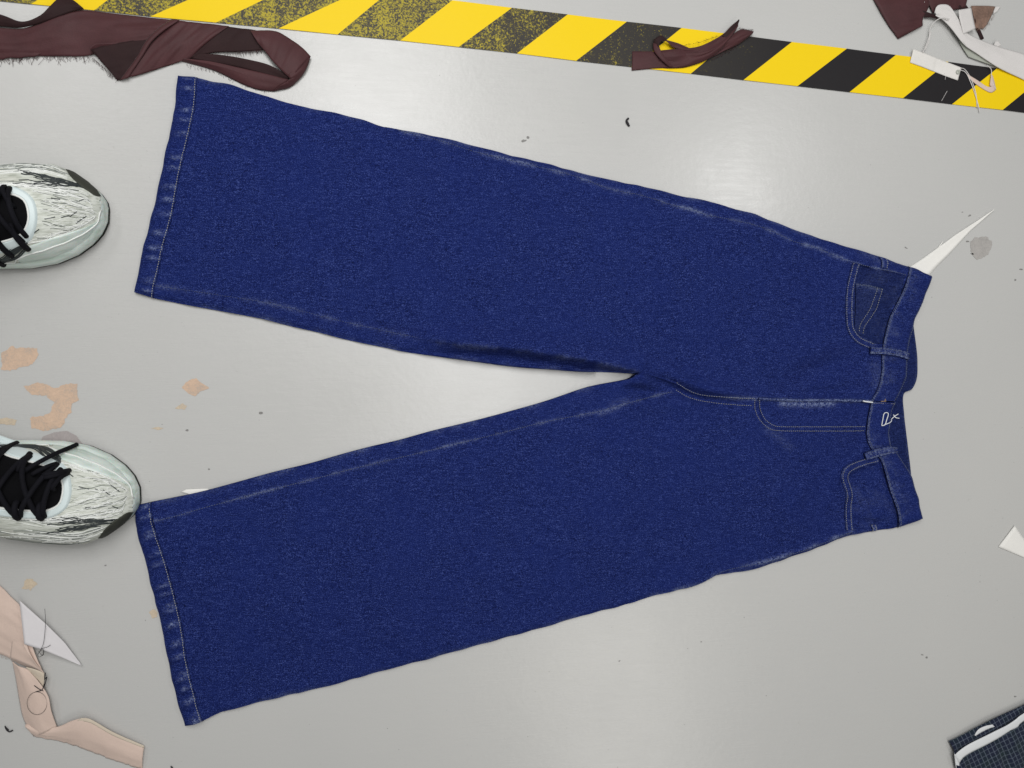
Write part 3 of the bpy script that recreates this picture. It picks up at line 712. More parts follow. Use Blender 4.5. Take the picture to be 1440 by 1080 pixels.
s.facet([(352, 43, 9), (385, 43, 8), (404, 52, 8), (424, 66, 8), (437, 79, 6)], [(362, 60, 10), (374, 74, 11), (385, 88, 12), (398, 101, 12), (409, 111, 11)], 30, 16, 0, 0.0012, 0, 17, 0.003)
s.facet([(437, 79, 6), (432, 95, 5), (424, 108, 4), (408, 123, 2), (385, 129, 1.5)], [(404, 106, 12), (407, 109, 12), (408, 111, 11), (404, 114, 10), (399, 117, 8)], 26, 10, 0, 0.0009, 0, 18, 0.002)
tag_o = s.build([M['maroon'], M['maroon_back']], 'long dark maroon cloth strip, twisted and looped at its right end beside the tape', 'fabric scrap', 'cloth scraps on the floor')
s.fray([(W3([(-20, 84, 1.5), (30, 81, 1.5), (70, 79, 1.5), (125, 79, 2)]), -1)], M['maroon'], 150, 0.010, 5)
s.fray([(W3([(262, 90, 2), (300, 99, 1.5), (340, 118, 1.5), (380, 129, 1.5)]), -1), (W3([(315, 76, 5), (345, 73, 5), (368, 70, 5)]), -1), (W3([(166, 113, 3), (150, 98, 3), (130, 80, 3)]), 1)], M['maroon'], 80, 0.005, 6)

# --- maroon scrap lying on the tape
s = Sheet('maroon_scrap')
s.facet([(889, 72, 2), (905, 72, 3), (924, 72, 4)], [(888.5, 99, 2), (910, 97, 2), (940, 95, 3)], 14, 12, 0, 0.0008, 1, 21, 0.001, smooth=False)
s.facet([(928, 71, 6), (950, 69, 8), (985, 64, 9), (1015, 49, 9), (1030, 35, 8), (1040, 27, 7)], [(925, 94, 3), (940, 96, 3), (965, 94, 3), (995, 84, 4), (1018, 66, 6), (1034, 44, 7)], 36, 16, 0, 0.0034, 1, 22, 0.002)
s.facet([(945, 72, 8), (985, 74, 9), (1015, 62, 9), (1033, 46, 9), (1045, 40, 9), (1060, 43, 7)], [(935, 95, 3), (962, 95, 3), (990, 86, 3), (1015, 74, 3), (1040, 62, 3), (1056, 50, 4)], 36, 14, 0, 0.0034, 1, 23, 0.003)
s.facet([(918, 60, 6), (922, 54, 9), (930, 50, 10), (938, 55, 9)], [(926, 66, 10), (928, 60, 11), (932, 57, 11), (934, 58, 10)], 16, 6, 1, 0.0008, 1, 24, 0.0)
s.facet([(918, 60, 6), (920, 72, 8), (930, 84, 9), (942, 95, 5)], [(927, 64, 10), (930, 72, 11), (938, 84, 9), (947, 94, 5)], 18, 8, 0, 0.0008, 1, 25, 0.001)
s.facet([(934, 55, 9), (945, 58, 7), (955, 61, 6), (966, 66, 6)], [(945, 66, 8), (952, 69, 7), (962, 71, 8), (975, 72, 8)], 18, 8, 0, 0.001, 1, 26, 0.001)
s.facet([(1014, 50, 9), (1024, 42, 10), (1034, 32, 10), (1039, 27, 8)], [(1022, 54, 9), (1030, 46, 10), (1036, 38, 9), (1040, 29, 8)], 16, 6, 1, 0.0006, 1, 27, 0.0)
s.build([M['maroon'], M['maroon_back']], 'small crumpled maroon cloth scrap lying on the striped tape', 'fabric scrap', 'cloth scraps on the floor')
s.fray([(W3([(962, 64, 7), (985, 60, 8), (1010, 51, 8)]), 1), (W3([(1040, 41, 8), (1060, 43, 6)]), 1), (W3([(1000, 84, 3), (1040, 62, 3)]), -1), (W3([(920, 56, 8), (932, 50, 8)]), 1)], M['maroon'], 45, 0.004, 8)

# --- dark maroon scrap, top right corner
s = Sheet('maroon_scrap')
s.facet([(1222, -14, 3), (1238, 16, 4), (1252, 38, 4), (1263, 55, 2)], [(1310, -14, 4), (1306, 10, 6), (1299, 24, 6), (1297, 37, 3)], 22, 16, 0, 0.0016, 0, 31, 0.002)
s.facet([(1296, -14, 5), (1330, -14, 6), (1362, -14, 5)], [(1312, 18, 4), (1340, 14, 5), (1358, 10, 4)], 20, 10, 0, 0.0014, 0, 32, 0.001)
s.facet([(1296, 14, 6), (1302, 16, 8), (1314, 20, 8)], [(1300, 25, 4), (1310, 25, 5), (1322, 28, 6)], 14, 6, 1, 0.0008, 1, 33, 0.0)
s.facet([(1345, 8, 4), (1358, 20, 4), (1372, 38, 3), (1380, 56, 2)], [(1358, 6, 4), (1368, 20, 4), (1376, 36, 3), (1384, 54, 2)], 18, 6, 1, 0.0006, 1, 34, 0.0)
s.build([M['maroon'], M['maroon_back']], 'dark maroon cloth scrap with a square corner, under the white strips', 'fabric scrap', 'cloth scraps on the floor')
s.fray([(W3([(1300, 2, 6), (1298, 22, 5), (1297, 36, 3)]), 1)], M['white_cloth'], 30, 0.006, 9)
# --- brown open-weave scrap
s = Sheet('brown_scrap')
s.facet([(1366, 8, 4), (1385, 8, 4), (1400, 9, 3)], [(1372, 40, 3), (1380, 41, 3), (1390, 32, 3)], 16, 14, 0, 0.0012, 0, 36, 0.001, ragB=0.004)
s.facet([(1398, 9, 3), (1408, 9, 3)], [(1397, 20, 3), (1402, 16, 3)], 6, 6, 1, 0.0004, 0, 37, 0.0)
s.build([M['brown_mesh'], M['white_cloth']], 'small brown frayed cloth scrap with a white tip, upper right corner', 'fabric scrap', 'cloth scraps on the floor')
s.fray([(W3([(1373, 41, 3), (1382, 41, 3), (1397, 22, 3)]), -1)], M['brown_mesh'], 30, 0.005, 10)

# --- white twisted strip, top right
s = Sheet('white_strip')
s.facet([(1314, 18, 9), (1318, 8, 10), (1328, 6, 10), (1336, 9, 10), (1346, 24, 11), (1356, 42, 9), (1366, 50, 8), (1400, 64, 6), (1440, 76, 4), (1490, 94, 3)],
        [(1316, 22, 9), (1326, 28, 9), (1336, 38, 9), (1344, 48, 10), (1352, 58, 10), (1360, 66, 9), (1372, 74, 8), (1402, 94, 6), (1440, 112, 4), (1490, 136, 3)], 60, 14, 0, 0.0008, 1, 41, 0.0015)
s.facet([(1336, 36, 7), (1346, 50, 5), (1352, 64, 4), (1362, 80, 3)], [(1348, 50, 10), (1356, 62, 9), (1366, 70, 7), (1404, 95, 4)], 26, 8, 1, 0.0006, 1, 42, 0.0)
s.facet([(1398, 63, 6), (1400, 58, 5), (1404, 57, 5)], [(1406, 66, 6), (1407, 64, 6), (1408, 64, 6)], 8, 4, 0, 0.0002, 1, 43, 0.0)
s.build([M['white_cloth'], M['grey_cloth']], 'twisted off-white cloth strip running off the right edge over the tape', 'fabric scrap')
s = Sheet('white_strip')
s.facet([(1348, 14, 12), (1349, 24, 13), (1352, 36, 13), (1355, 48, 12)], [(1366, 11, 9), (1368, 22, 10), (1370, 32, 10), (1372, 40, 10)], 14, 8, 0, 0.0004, 1, 44, 0.0, smooth=False)
s.build([M['white_cloth']], 'short square-ended white strip between the brown scrap and the twisted strip', 'fabric scrap')

# --- white label with strings
lab = Sheet('hang_label')
lab.facet([(1284.5, 69, 6), (1300, 74.5, 5), (1316, 81, 5), (1318, 82, 4.2), (1335, 88.5, 5), (1352, 95, 5)], [(1280, 88, 3), (1296, 93.5, 3), (1311, 99.5, 3), (1313, 100.3, 2.4), (1330, 107, 3), (1347, 113, 3)], 40, 10, 0, 0.0002, 1, 45, 0.0, smooth=False)
lo = lab.build([M['label']], 'small white folded label with a string, lying on the striped tape', 'label', thick=0.0008)
def cl(pts, n=26): return smooth_poly(W3(pts), n) - lab.c
join_tubes('string', [(cl([(1298, 74, 6), (1303, 62, 5), (1307, 50, 5), (1308, 40, 6), (1315, 30, 8), (1325, 25, 12), (1335, 27, 13)]), 0.0007), (cl([(1301, 70, 6), (1306, 58, 5), (1309, 44, 5)]), 0.0006),
                      (cl([(1349, 98, 5), (1358, 102, 3), (1365, 116, 2.5), (1371, 132, 2.5), (1376, 150, 2.5), (1377, 158, 2)]), 0.0006), (cl([(1350, 96, 5), (1356, 97, 4), (1364, 108, 3), (1372, 130, 2.5), (1374, 152, 2.5)]), 0.0005),
                      (cl([(1400, 125, 3), (1394, 112, 4), (1394, 98, 5), (1388, 92, 6)]), 0.0006)], 0.0006, M['white_cloth'], lo)
rb = Sheet('ribbon')
rb.facet([(1360, 104, 3), (1375, 113, 3), (1389, 122, 4), (1398, 120, 5)], [(1362, 110, 2.6), (1375, 120, 2.6), (1392, 130, 2.6), (1400, 127, 3)], 20, 5, 0, 0.0002, 1, 46, 0.0)
rb.facet([(1392, 120, 4), (1393, 112, 4.5), (1394, 106, 5)], [(1401, 126, 3), (1398, 113, 4), (1396, 106, 5)], 10, 4, 0, 0.0002, 1, 47, 0.0)
pk = M['pink_cloth']
rbo = rb.build([pk], 'thin pale pink ribbon bent on the yellow stripe, right of the label', 'ribbon')
lath = lathe('eyelet', [(0.0012, 0.0), (0.0022, 0.0008), (0.0032, 0.0)], 14, M['grey_cloth'], lo, np.append(W((1347.5, 101), 0.0055)[0], 0.0052) - lab.c)

# --- paper offcuts
s = Sheet('paper_offcut')
s.facet([(1270, 382, 1.5), (1300, 362, 2), (1344, 330, 2.5), (1372, 312, 3), (1398.5, 294, 4)], [(1300, 396, 1.5), (1316, 376, 2), (1336, 356, 2), (1365, 324, 2.5), (1399.5, 294, 4)], 30, 6, 0, 0.0002, 1, 51, 0.0, smooth=False)
s.build([M['paper']], 'long thin white paper sliver pointing out from under the jeans waistband', 'paper', thick=0.0003)
s = Sheet('paper_offcut')
s.facet([(1404, 769, 1.5), (1427, 739, 2.5)], [(1480, 801, 1.5), (1470, 800, 1.5)], 10, 14, 0, 0.0003, 1, 52, 0.0, smooth=False)
s.build([M['paper']], 'white triangular paper offcut at the right edge of the floor', 'paper', thick=0.0003)
s = Sheet('paper_offcut')
s.facet([(254, 692, 1.5), (262, 688, 1.5), (292, 687, 1.5)], [(266, 695, 1.5), (272, 697, 1.5), (300, 697, 1.5)], 10, 5, 0, 0.0, 1, 53, 0.0, smooth=False)
s.build([M['paper']], 'tiny white paper tip poking out under the lower trouser leg', 'paper', thick=0.0003)
s = Sheet('paper_offcut')
s.facet([(1319.5, 347.5, 1.5), (1325.5, 339, 1.5)], [(1321, 348, 1.5), (1326.5, 340, 1.5)], 6, 3, 0, 0.0, 1, 54, 0.0, smooth=False)
s.build([M['paper']], 'tiny white lint sliver beside the long paper sliver', 'lint', thick=0.0003)

# --- bottom left: pink strip and folded white triangle
s = Sheet('pink_strip')
s.facet([(-60, 776, 3), (0, 824, 4), (14, 838, 4), (27, 850, 5)], [(-60, 905, 2), (0, 920, 3), (28, 934, 4), (60, 945, 9)], 26, 22, 0, 0.0008, 1, 61, 0.004)
s.facet([(27, 850, 5), (33, 872, 8), (34, 894, 11), (33, 908, 13)], [(14, 926, 5), (35, 934, 8), (50, 940, 10), (62, 947, 11)], 24, 18, 0, 0.0006, 1, 62, 0.002)
a3, b3 = s.facet([(17, 930, 4), (22, 955, 3), (27, 985, 3), (33, 1012, 2.5), (47, 1036, 2)], [(38, 940, 8), (57, 962, 11), (68, 980, 13), (72, 1000, 12), (80, 1022, 6)], 30, 18, 0, 0.0007, 1, 63, 0.004)
s.facet([(36, 938, 9), (48, 941, 10), (62, 946, 10)], [(46, 952, 7), (54, 958, 8), (61, 967, 9)], 12, 8, 1, 0.0006, 1, 64, 0.0)
s.facet([(36, 1018, 4), (55, 1022, 5), (80, 1022, 7), (100, 1014, 10), (116, 1010, 11), (128, 1012, 10), (160, 1030, 8), (203, 1049, 5)],
        [(38, 1024, 2), (44, 1032, 2), (50, 1036, 2), (80, 1042, 2), (110, 1051, 2), (135, 1060, 2), (165, 1071, 2), (200, 1082, 2)], 50, 16, 0, 0.0007, 1, 65, 0.003, ragB=0.0015)
s.facet([(114, 1010, 12), (128, 1012, 11), (160, 1030, 9), (203, 1049, 6)], [(108, 1014, 11), (128, 1017, 11), (160, 1035, 9), (202, 1052, 6)], 30, 4, 1, 0.0002, 1, 66, 0.0)
s.build([M['pink_cloth'], M['cream_edge']], 'long pale pink cloth strip folded into a zigzag, bottom left', 'fabric scrap')
s.fray([(W3([(40, 940, 8), (62, 947, 10), (58, 960, 9)]), -1)], M['pink_cloth'], 30, 0.004, 14)
s.fray([(W3([(178, 1073, 2), (190, 1077, 2), (200, 1081, 2)]), -1), (W3([(-5, 919, 3), (18, 929, 3)]), -1)], M['pink_cloth'], 25, 0.003, 15)
s = Sheet('paper_offcut')
s.facet([(27, 844, 14), (65, 878, 14), (91, 904, 11), (115, 935.5, 5)], [(34, 906, 17), (60, 914, 16), (85, 924, 11), (114, 936, 5)], 24, 14, 0, 0.0003, 1, 67, 0.0, smooth=False)
s.build([M['lilac_paper']], 'white triangular offcut lifted off the floor beside the pink strip', 'paper', thick=0.0004)

def thread_thing(name, curves, r, material, label, cat='thread'):
    L = [smooth_poly(W3(c), 40) for c in curves]; c0 = np.vstack(L).mean(0); c0[2] = 0
    o = join_tubes(name, [l - c0 for l in L], r, material, sides=4); o.location = c0
    return tag(o, label, cat)
thread_thing('loose_thread', [[(63, 856, 17), (64, 872, 17.5), (63, 890, 18), (61, 905, 18), (57, 914, 18), (53, 921, 12), (56, 924, 10), (61, 919, 14), (60, 912, 18), (57, 916, 17)], [(58, 912, 18), (66, 910, 16), (71, 907, 15)], [(54, 916, 14), (60, 922, 11), (62, 915, 17)]],
             0.00026, M['dark_thread'], 'thin black thread trailing over the white triangular offcut')
ang = np.linspace(0.3, 2 * np.pi + 0.5, 22)
thread_thing('loose_thread', [[(52 + 14 * math.cos(t), 989 - 16 * math.sin(t), 13) for t in ang]], 0.00022, M['dark_thread'], 'fine hair curled into a circle on the pink strip')
thread_thing('loose_thread', [[(64, 946, 11), (63, 955, 11), (66, 952, 10), (62, 966, 11)], [(48, 964, 12), (55, 969, 13), (62, 972, 12)], [(62, 962, 12), (59, 970, 13), (50, 973, 13)]], 0.0005, M['dark_thread'], 'small tuft of black threads at the bend of the pink strip')
thread_thing('lint_speck', [[(7, 1021, 2), (9, 1026, 2), (13, 1029, 2), (18, 1027, 2)], [(8, 1023, 2), (12, 1027, 2)]], 0.0008, M['dark_thread'], 'small black lint speck left of the pink strip', 'lint')
thread_thing('lint_speck', [[(884, 166, 2), (881, 170, 2), (883, 175, 2), (885.5, 177, 2)], [(882, 171, 2.5), (884, 175, 2.5)]], 0.0013, M['dark_thread'], 'small black curled lint speck on open floor above the jeans', 'lint')
thread_thing('lint_speck', [[(1328, 104, 3.2), (1332, 97, 3), (1329, 112, 3)], [(1324, 142, 3), (1332, 128, 3)]], 0.0003, M['white_cloth'], 'fine white lint fibres on a black stripe below the label', 'lint')
thread_thing('lint_speck', [[(240, 1078, 1.5), (243, 1080, 1.5)]], 0.0010, M['dark_thread'], 'tiny dark lint speck at the bottom edge near the pink strip', 'lint')

# --- checked cloth, bottom right
def plaid():
    m = mat('dark_check_cloth', (0.02, 0.03, 0.06), 0.85, 0.2, 0.15); t = NT(m)
    uv = t.n('ShaderNodeTexCoord').outputs['UV']; sp = t.n('ShaderNodeSeparateXYZ'); t.l(uv, sp.inputs[0])
    def ln(c, period, width):
        fr = t.math('FRACT', t.math('DIVIDE', c, period)); d = t.math('ABSOLUTE', t.math('SUBTRACT', fr, 0.5))
        return t.math('LESS_THAN', d, width)
    wob = t.math('MULTIPLY', t.noise(uv, 30, 2, 0.5), 0.0016)
    U = t.math('ADD', sp.outputs[0], wob); V = t.math('ADD', sp.outputs[1], wob)
    a = ln(U, 0.0068, 0.09); b = ln(V, 0.0068, 0.09)
    g = t.math('ADD', ln(U, 0.0272, 0.2), ln(V, 0.0272, 0.2))
    base = t.mix(t.math('MULTIPLY', g, 0.5), (0.010, 0.016, 0.045), (0.012, 0.030, 0.032))
    c1 = t.mix(t.math('MULTIPLY', a, 0.55), base, (0.22, 0.27, 0.34)); c2 = t.mix(t.math('MULTIPLY', b, 0.45), c1, (0.20, 0.24, 0.32))
    t.col(t.mix(t.noise(t.coord('Object'), 600, 2, 0.6), c2, (0.008, 0.012, 0.025), 'MIX'))
    t.bump(t.noise(t.coord('Object'), 500, 2, 0.6), 0.3, 0.001)
    return m
M['plaid'] = plaid()
s = Sheet('checked_cloth')
s.facet([(1334, 1042, 5), (1350, 1035, 6), (1390, 1014, 7), (1440, 991, 7), (1520, 950, 7)], [(1344, 1064, 4), (1362, 1054, 4), (1400, 1033, 5), (1440, 1008, 5), (1520, 966, 5)], 50, 14, 0, 0.0008, 1, 71, 0.003)
s.facet([(1342, 1058, 9), (1362, 1049, 10), (1400, 1029, 11), (1440, 1004, 11), (1520, 962, 10)], [(1348, 1130, 2), (1395, 1130, 5), (1440, 1130, 7), (1490, 1120, 7), (1560, 1060, 6)], 60, 50, 0, 0.0022, 0, 72, 0.004)
po = s.build([M['plaid']], 'dark navy and green checked cloth with a white band, bottom right corner', 'garment', thick=0.001)
me = po.data; ul = me.uv_layers.new(name='UVMap'); ca, sa = math.cos(R(24)), math.sin(R(24))
for lp in me.loops:
    v = me.vertices[lp.vertex_index].co; ul.data[lp.index].uv = (v.x * ca + v.y * sa, -v.x * sa + v.y * ca)
w = Sheet('white_band')
w.facet([(1343, 1062, 12), (1348, 1057, 12), (1362, 1047, 12.5), (1390, 1033, 13), (1404, 1026, 13), (1416, 1020, 13), (1428, 1012, 13), (1440, 1003, 13), (1500, 968, 12)],
        [(1349, 1074, 11), (1354, 1066, 12), (1366, 1058, 12.5), (1390, 1046, 13), (1406, 1037, 13), (1420, 1028, 13), (1432, 1022, 13), (1440, 1014, 13), (1500, 978, 12)], 40, 6, 0, 0.0003, 1, 73, 0.0006)
w.facet([(1342, 1060, 12), (1343, 1070, 10), (1345, 1084, 8), (1347, 1100, 6)], [(1350, 1068, 12.5), (1349, 1074, 11), (1350, 1084, 9), (1352, 1100, 7)], 16, 5, 0, 0.0002, 1, 74, 0.0)
w.facet([(1370.5, 1034, 9), (1376, 1026, 9.5), (1386, 1021, 9.5), (1396, 1019, 9.5)], [(1372, 1035, 9), (1380, 1030, 9.5), (1390, 1025, 9.5), (1399, 1022, 9.5)], 14, 4, 0, 0.0001, 1, 75, 0.0)
M['band'] = cloth_mat('white_satin_band', (0.72, 0.74, 0.76), 0.45, 0.4, 0.1, 500, 0.03)
V = np.array(w.V) - s.c
mesh_ob('white_band', V, w.F, M['band'], po).modifiers.new('thickness', 'SOLIDIFY').thickness = 0.0006

# ================================================================== sneakers
M['upper'] = mat('shoe_mesh', (0.66, 0.68, 0.62), 0.7, 0.3)
def upper_tex():
    t = NT(M['upper']); c = t.coord('Object')
    st = t.noise(t.coord('Object', (0.16, 1, 0.4)), 420, 3, 0.6, 0.2)
    fine = t.noise(c, 900, 2, 0.6); tint = t.noise(c, 28, 2, 0.5)
    col = t.ramp(st, [(0.30, (0.40, 0.43, 0.37)), (0.46, (0.60, 0.63, 0.57)), (0.64, (0.74, 0.77, 0.72))])
    col = t.mix(t.math('MULTIPLY', t.math('SUBTRACT', tint, 0.5, True), 1.6, True), col, (0.82, 0.74, 0.68), 'MULTIPLY')
    t.col(t.mix(t.math('MULTIPLY', fine, 0.25), col, (0.45, 0.47, 0.42)))
    t.bump(st, 0.5, 0.0012)
upper_tex()
M['rib'] = mat('shoe_white_rib', (0.82, 0.84, 0.82), 0.45, 0.4)
M['slash'] = mat('shoe_dark_print', (0.030, 0.038, 0.040), 0.5, 0.4)
M['slash_grey'] = mat('shoe_grey_print', (0.16, 0.18, 0.17), 0.6, 0.3)
M['mint'] = mat('shoe_mint_rubber', (0.62, 0.72, 0.66), 0.32, 0.5); M['mint'].node_tree.nodes['Principled BSDF'].inputs['Subsurface Weight'].default_value = 0.1
def mint_tex():
    t = NT(M['mint']); st = t.noise(t.coord('Object', (0.12, 1, 1)), 130, 2, 0.5)
    t.col(t.ramp(st, [(0.35, (0.52, 0.62, 0.55)), (0.6, (0.72, 0.79, 0.75))])); t.bump(st, 0.3, 0.001)
mint_tex()
M['midsole'] = mat('shoe_midsole', (0.66, 0.70, 0.66), 0.45, 0.4)
M['eyestay'] = mat('shoe_eyestay', (0.68, 0.78, 0.79), 0.4, 0.4)
M['lace'] = cloth_mat('black_lace', (0.006, 0.006, 0.009), 0.85, 0.15, 0.0, 500, 0.4)
M['tongue'] = cloth_mat('black_tongue', (0.004, 0.004, 0.005), 0.9, 0.1, 0.0, 700, 0.4)
M['outsole'] = mat('black_rubber', (0.022, 0.024, 0.020), 0.7, 0.3)
M['tip'] = cloth_mat('dark_toe_rubber', (0.045, 0.048, 0.038), 0.75, 0.3, 0.0, 900, 0.4)
M['sock'] = cloth_mat('dark_sock', (0.02, 0.02, 0.022), 0.9, 0.1, 0.3, 400, 0.3)

X_ = np.array([0, -.004, -.012, -.025, -.045, -.07, -.10, -.13, -.17, -.21, -.25, -.28, -.298, -.306])
MED = np.array([.004, .020, .032, .043, .053, .059, .059, .054, .046, .042, .040, .036, .024, .004])     # medial half width
LAT = np.array([.004, .014, .026, .040, .053, .058, .061, .061, .057, .050, .043, .036, .024, .004])
TOP = np.array([.030, .036, .044, .052, .060, .068, .078, .090, .104, .100, .094, .094, .092, .088])
def sm(x, A): 
    # smooth interpolation of a station table, x from 0 (toe) to -0.306 (heel)
    return np.interp(-x, -X_, A)
def shoe_h(x, y, grow=0.0):
    w = np.where(y > 0, sm(x, MED), sm(x, LAT)); v = np.clip(np.abs(y) / np.maximum(w, 1e-4), 0, 1)
    top = sm(x, TOP); z0 = 0.024
    toe = np.clip(-x / 0.03, 0, 1) ** 0.5
    return z0 + (top - z0) * (1 - v ** 2.5) ** 0.62 * (0.55 + 0.45 * toe) + grow

def sneaker(tip_px, ang, mirror, label, seed, loose):
    rng = random.Random(seed)
    o = W(tip_px, 0.018)[0]; root = empty('sneaker', (o[0], o[1], 0)); root.rotation_euler = (0, 0, ang)
    tag(root, label, 'shoe', 'pair of sneakers')
    my = -1 if mirror else 1
    def add(name, V, F, material, parent=root):
        V = np.array(V, float); V[:, 1] *= my
        if mirror: F = [tuple(f)[::-1] for f in F]
        return mesh_ob(name, V, F, material, parent)
    # upper
    xs = np.concatenate([[0, -.0015, -.004, -.008, -.013, -.019], np.linspace(-.026, -.285, 70), [-.292, -.298, -.303, -.306]]); nv = 49
    v = np.linspace(-1, 1, nv); V = []
    for x in xs:
        wm, wl = sm(x, MED), sm(x, LAT); y = np.where(v > 0, v * wm, v * wl); z = shoe_h(np.full(nv, x), y * 0.9999)
        V += np.column_stack([np.full(nv, x), y, z]).tolist()
    upper = add('upper', V, grid_faces(len(xs), nv), M['upper'])
    # midsole / outsole lofts
    def loft(name, rings, material, parent=root):
        th = np.concatenate([xs]); V = []; ring = []
        for gz, gw in rings:
            e = lambda x: gw * (0.1 if x > -.02 else -1 if x < -.29 else 0)
            lw = min(gw, 0.0) - 0.0015 if gw < 0.0029 else -0.001
            side1 = [(x + e(x), sm(x, MED) + gw, gz) for x in th]
            side2 = [(x + e(x), -sm(x, LAT) - lw, gz) for x in th[::-1]]
            V += side1 + side2
        m = len(th) * 2; F = []
        for k in range(len(rings) - 1):
            for i in range(m):
                F.append((k * m + i, (k + 1) * m + i, (k + 1) * m + (i + 1) % m, k * m + (i + 1) % m))
        F.append(tuple(range(m))); F.append(tuple((len(rings) - 1) * m + i for i in range(m))[::-1])
        ob = add(name, V, F, material, parent)
        return ob
    loft('midsole', [(0.005, 0.0005), (0.010, 0.0035), (0.018, 0.0040), (0.025, 0.0015), (0.029, -0.004)], M['mint'])
    loft('outsole', [(0.0004, -0.001), (0.002, 0.0022), (0.0055, 0.0030)], M['outsole'])
    # surface-following patch between two local curves
    def patch(name, A, B, ns, nt, lift, material, parent=root, dome=0.0, edge=0.0015):
        a = smooth_poly(A, ns); b = smooth_poly(B, ns); t = np.linspace(0, 1, nt)
        P = (a[:, None] * (1 - t)[None, :, None] + b[:, None] * t[None, :, None]).reshape(-1, 2)
        T = np.tile(t, ns); z = shoe_h(P[:, 0], P[:, 1]) + lift * np.clip(np.minimum(T, 1 - T) / 0.12, 0, 1) ** 0.5 + dome * np.sin(np.pi * T) - 0.0004
        V = np.column_stack([P, z]); c = (ns // 2) * nt + nt // 2
        flip = np.cross(V[c + nt] - V[c], V[c + 1] - V[c])[2] < 0
        return add(name, V, grid_faces(ns, nt, 0, flip), material, parent)
    def loc(p, z):       # right-shoe photo pixel -> shoe-local xy (right shoe defines the design)
        q = W(p, z)[0] - W((191, 713), 0.018)[0]; a = R(-12); c, s_ = math.cos(-a), math.sin(-a)
        return np.array([q[0] * c - q[1] * s_, q[0] * s_ + q[1] * c])
    def lc(pts, z=0.06): return np.array([loc(p, z) for p in pts])
    def line3(pts, lift, n=14, z=None):
        P = smooth_poly(pts, n); return np.column_stack([P, shoe_h(P[:, 0], P[:, 1]) + lift])
    def tubes(name, L, r, material, parent=root, sides=5):
        V = []; F = []
        for p in L:
            rr = r
            if isinstance(p, tuple): p, rr = p
            vv, ff = tube(None, p, rr, None, sides=sides); k = len(V); V += list(vv); F += [tuple(i + k for i in f) for f in ff]
        return add(name, V, F, material, parent)
    # medial mint overlay along the sole edge
    xx = np.linspace(-.002, -.124, 26)
    def edge_pt(x, f): return (x, sm(x, MED) * f)
    mint = patch('toe_overlay', [edge_pt(x, 0.995) for x in xx], [edge_pt(x, 0.995 - 0.27 * math.sin(math.pi * min(1, k / 21.0)) ** 0.6) for k, x in enumerate(xx)], 50, 10, 0.0022, M['mint'])
    tubes('overlay_rib', [line3([edge_pt(x, 0.995 - 0.11 * math.sin(math.pi * min(1, k / 22.0)) ** 0.6) for k, x in enumerate(xx)], 0.0022, 40)], 0.0009, M['rib'], mint)
    # dark toe tip on the lateral side
    xt = -0.0005 - 0.029 * np.linspace(0, 1, 12) ** 1.6
    tip = patch('toe_tip', [(x + 0.0012, -sm(x, LAT) * 1.0) for x in xt], [(x - 0.0065 * math.sin(math.pi * (k + 0.6) / 12.2), -sm(x, LAT) + 0.0045 * math.sin(math.pi * (k + .6) / 12.2)) for k, x in enumerate(xt)], 28, 8, 0.0035, M['tip'])
    # flow-line ribs from the eyestay to the toe
    focus = np.array([-.014, -.012])
    ribs = []; greys = []
    src = smooth_poly(lc([(0, 724), (30, 730), (66, 732), (88, 719), (96, 700), (95, 678), (84, 657), (70, 645), (40, 636)], 0.07), 120)
    dst = smooth_poly(lc([(168, 742), (174, 735), (178, 728), (182, 718), (184, 706), (181, 694), (172, 680), (158, 668), (140, 655)], 0.045), 120)
    NR = 120
    for k in range(NR):
        f = np.clip(k / (NR - 1) + rng.uniform(-.02, .02), 0, 1); g = np.clip(0.12 + 0.80 * f ** 1.2 + rng.uniform(-.05, .05), 0, 1)
        st = src[int(f * 119)]; en = dst[int(g * 119)]
        bow = (f - 0.35) * 0.012 + rng.uniform(-.003, .003); P = []
        for q in np.linspace(0, 1, 7):
            P.append(st * (1 - q) + en * q + np.array([0, 1.0]) * (bow * math.sin(math.pi * q) + 0.0012 * math.sin(q * 14 + k) + rng.uniform(-.0007, .0007)))
        P = np.array(P); P[:, 0] = np.minimum(P[:, 0], -0.008); P[:, 1] = np.clip(P[:, 1], -sm(P[:, 0], LAT) * 0.93, sm(P[:, 0], MED) * 0.74)
        if k % 3 == 0: q0, q1 = rng.uniform(0, .3), rng.uniform(.7, 1)
        else: q0 = rng.uniform(0, .75); q1 = min(1, q0 + rng.uniform(.18, .5))
        C = smooth_poly(P, 60)[int(q0 * 59):int(q1 * 59) + 1]
        if len(C) < 6: continue
        if k % 5 in (0, 2, 3): ribs.append((line3(C, 0.0001, 26), rng.uniform(0.00025, 0.0006)))
        else: greys.append((line3(C, 0.0001, 26), rng.uniform(0.0002, 0.00042)))
        if rng.random() < 0.45 and len(C) > 16:
            i = rng.randrange(2, len(C) - 8); d = C[i + 6] - C[i]; sg = rng.choice((-1, 1))
            br = np.array([C[i], C[i] + d * 0.8 + np.array([0, .0022 * sg]), C[i] + d * 1.7 + np.array([0, .0030 * sg]), C[i] + d * 2.6 + np.array([0, .0022 * sg])])
            br[:, 0] = np.minimum(br[:, 0], -0.008); br[:, 1] = np.clip(br[:, 1], -sm(br[:, 0], LAT) * 0.97, sm(br[:, 0], MED) * 0.74)
            ribs.append((line3(br, 0.0001, 14), rng.uniform(0.00035, 0.00065)))
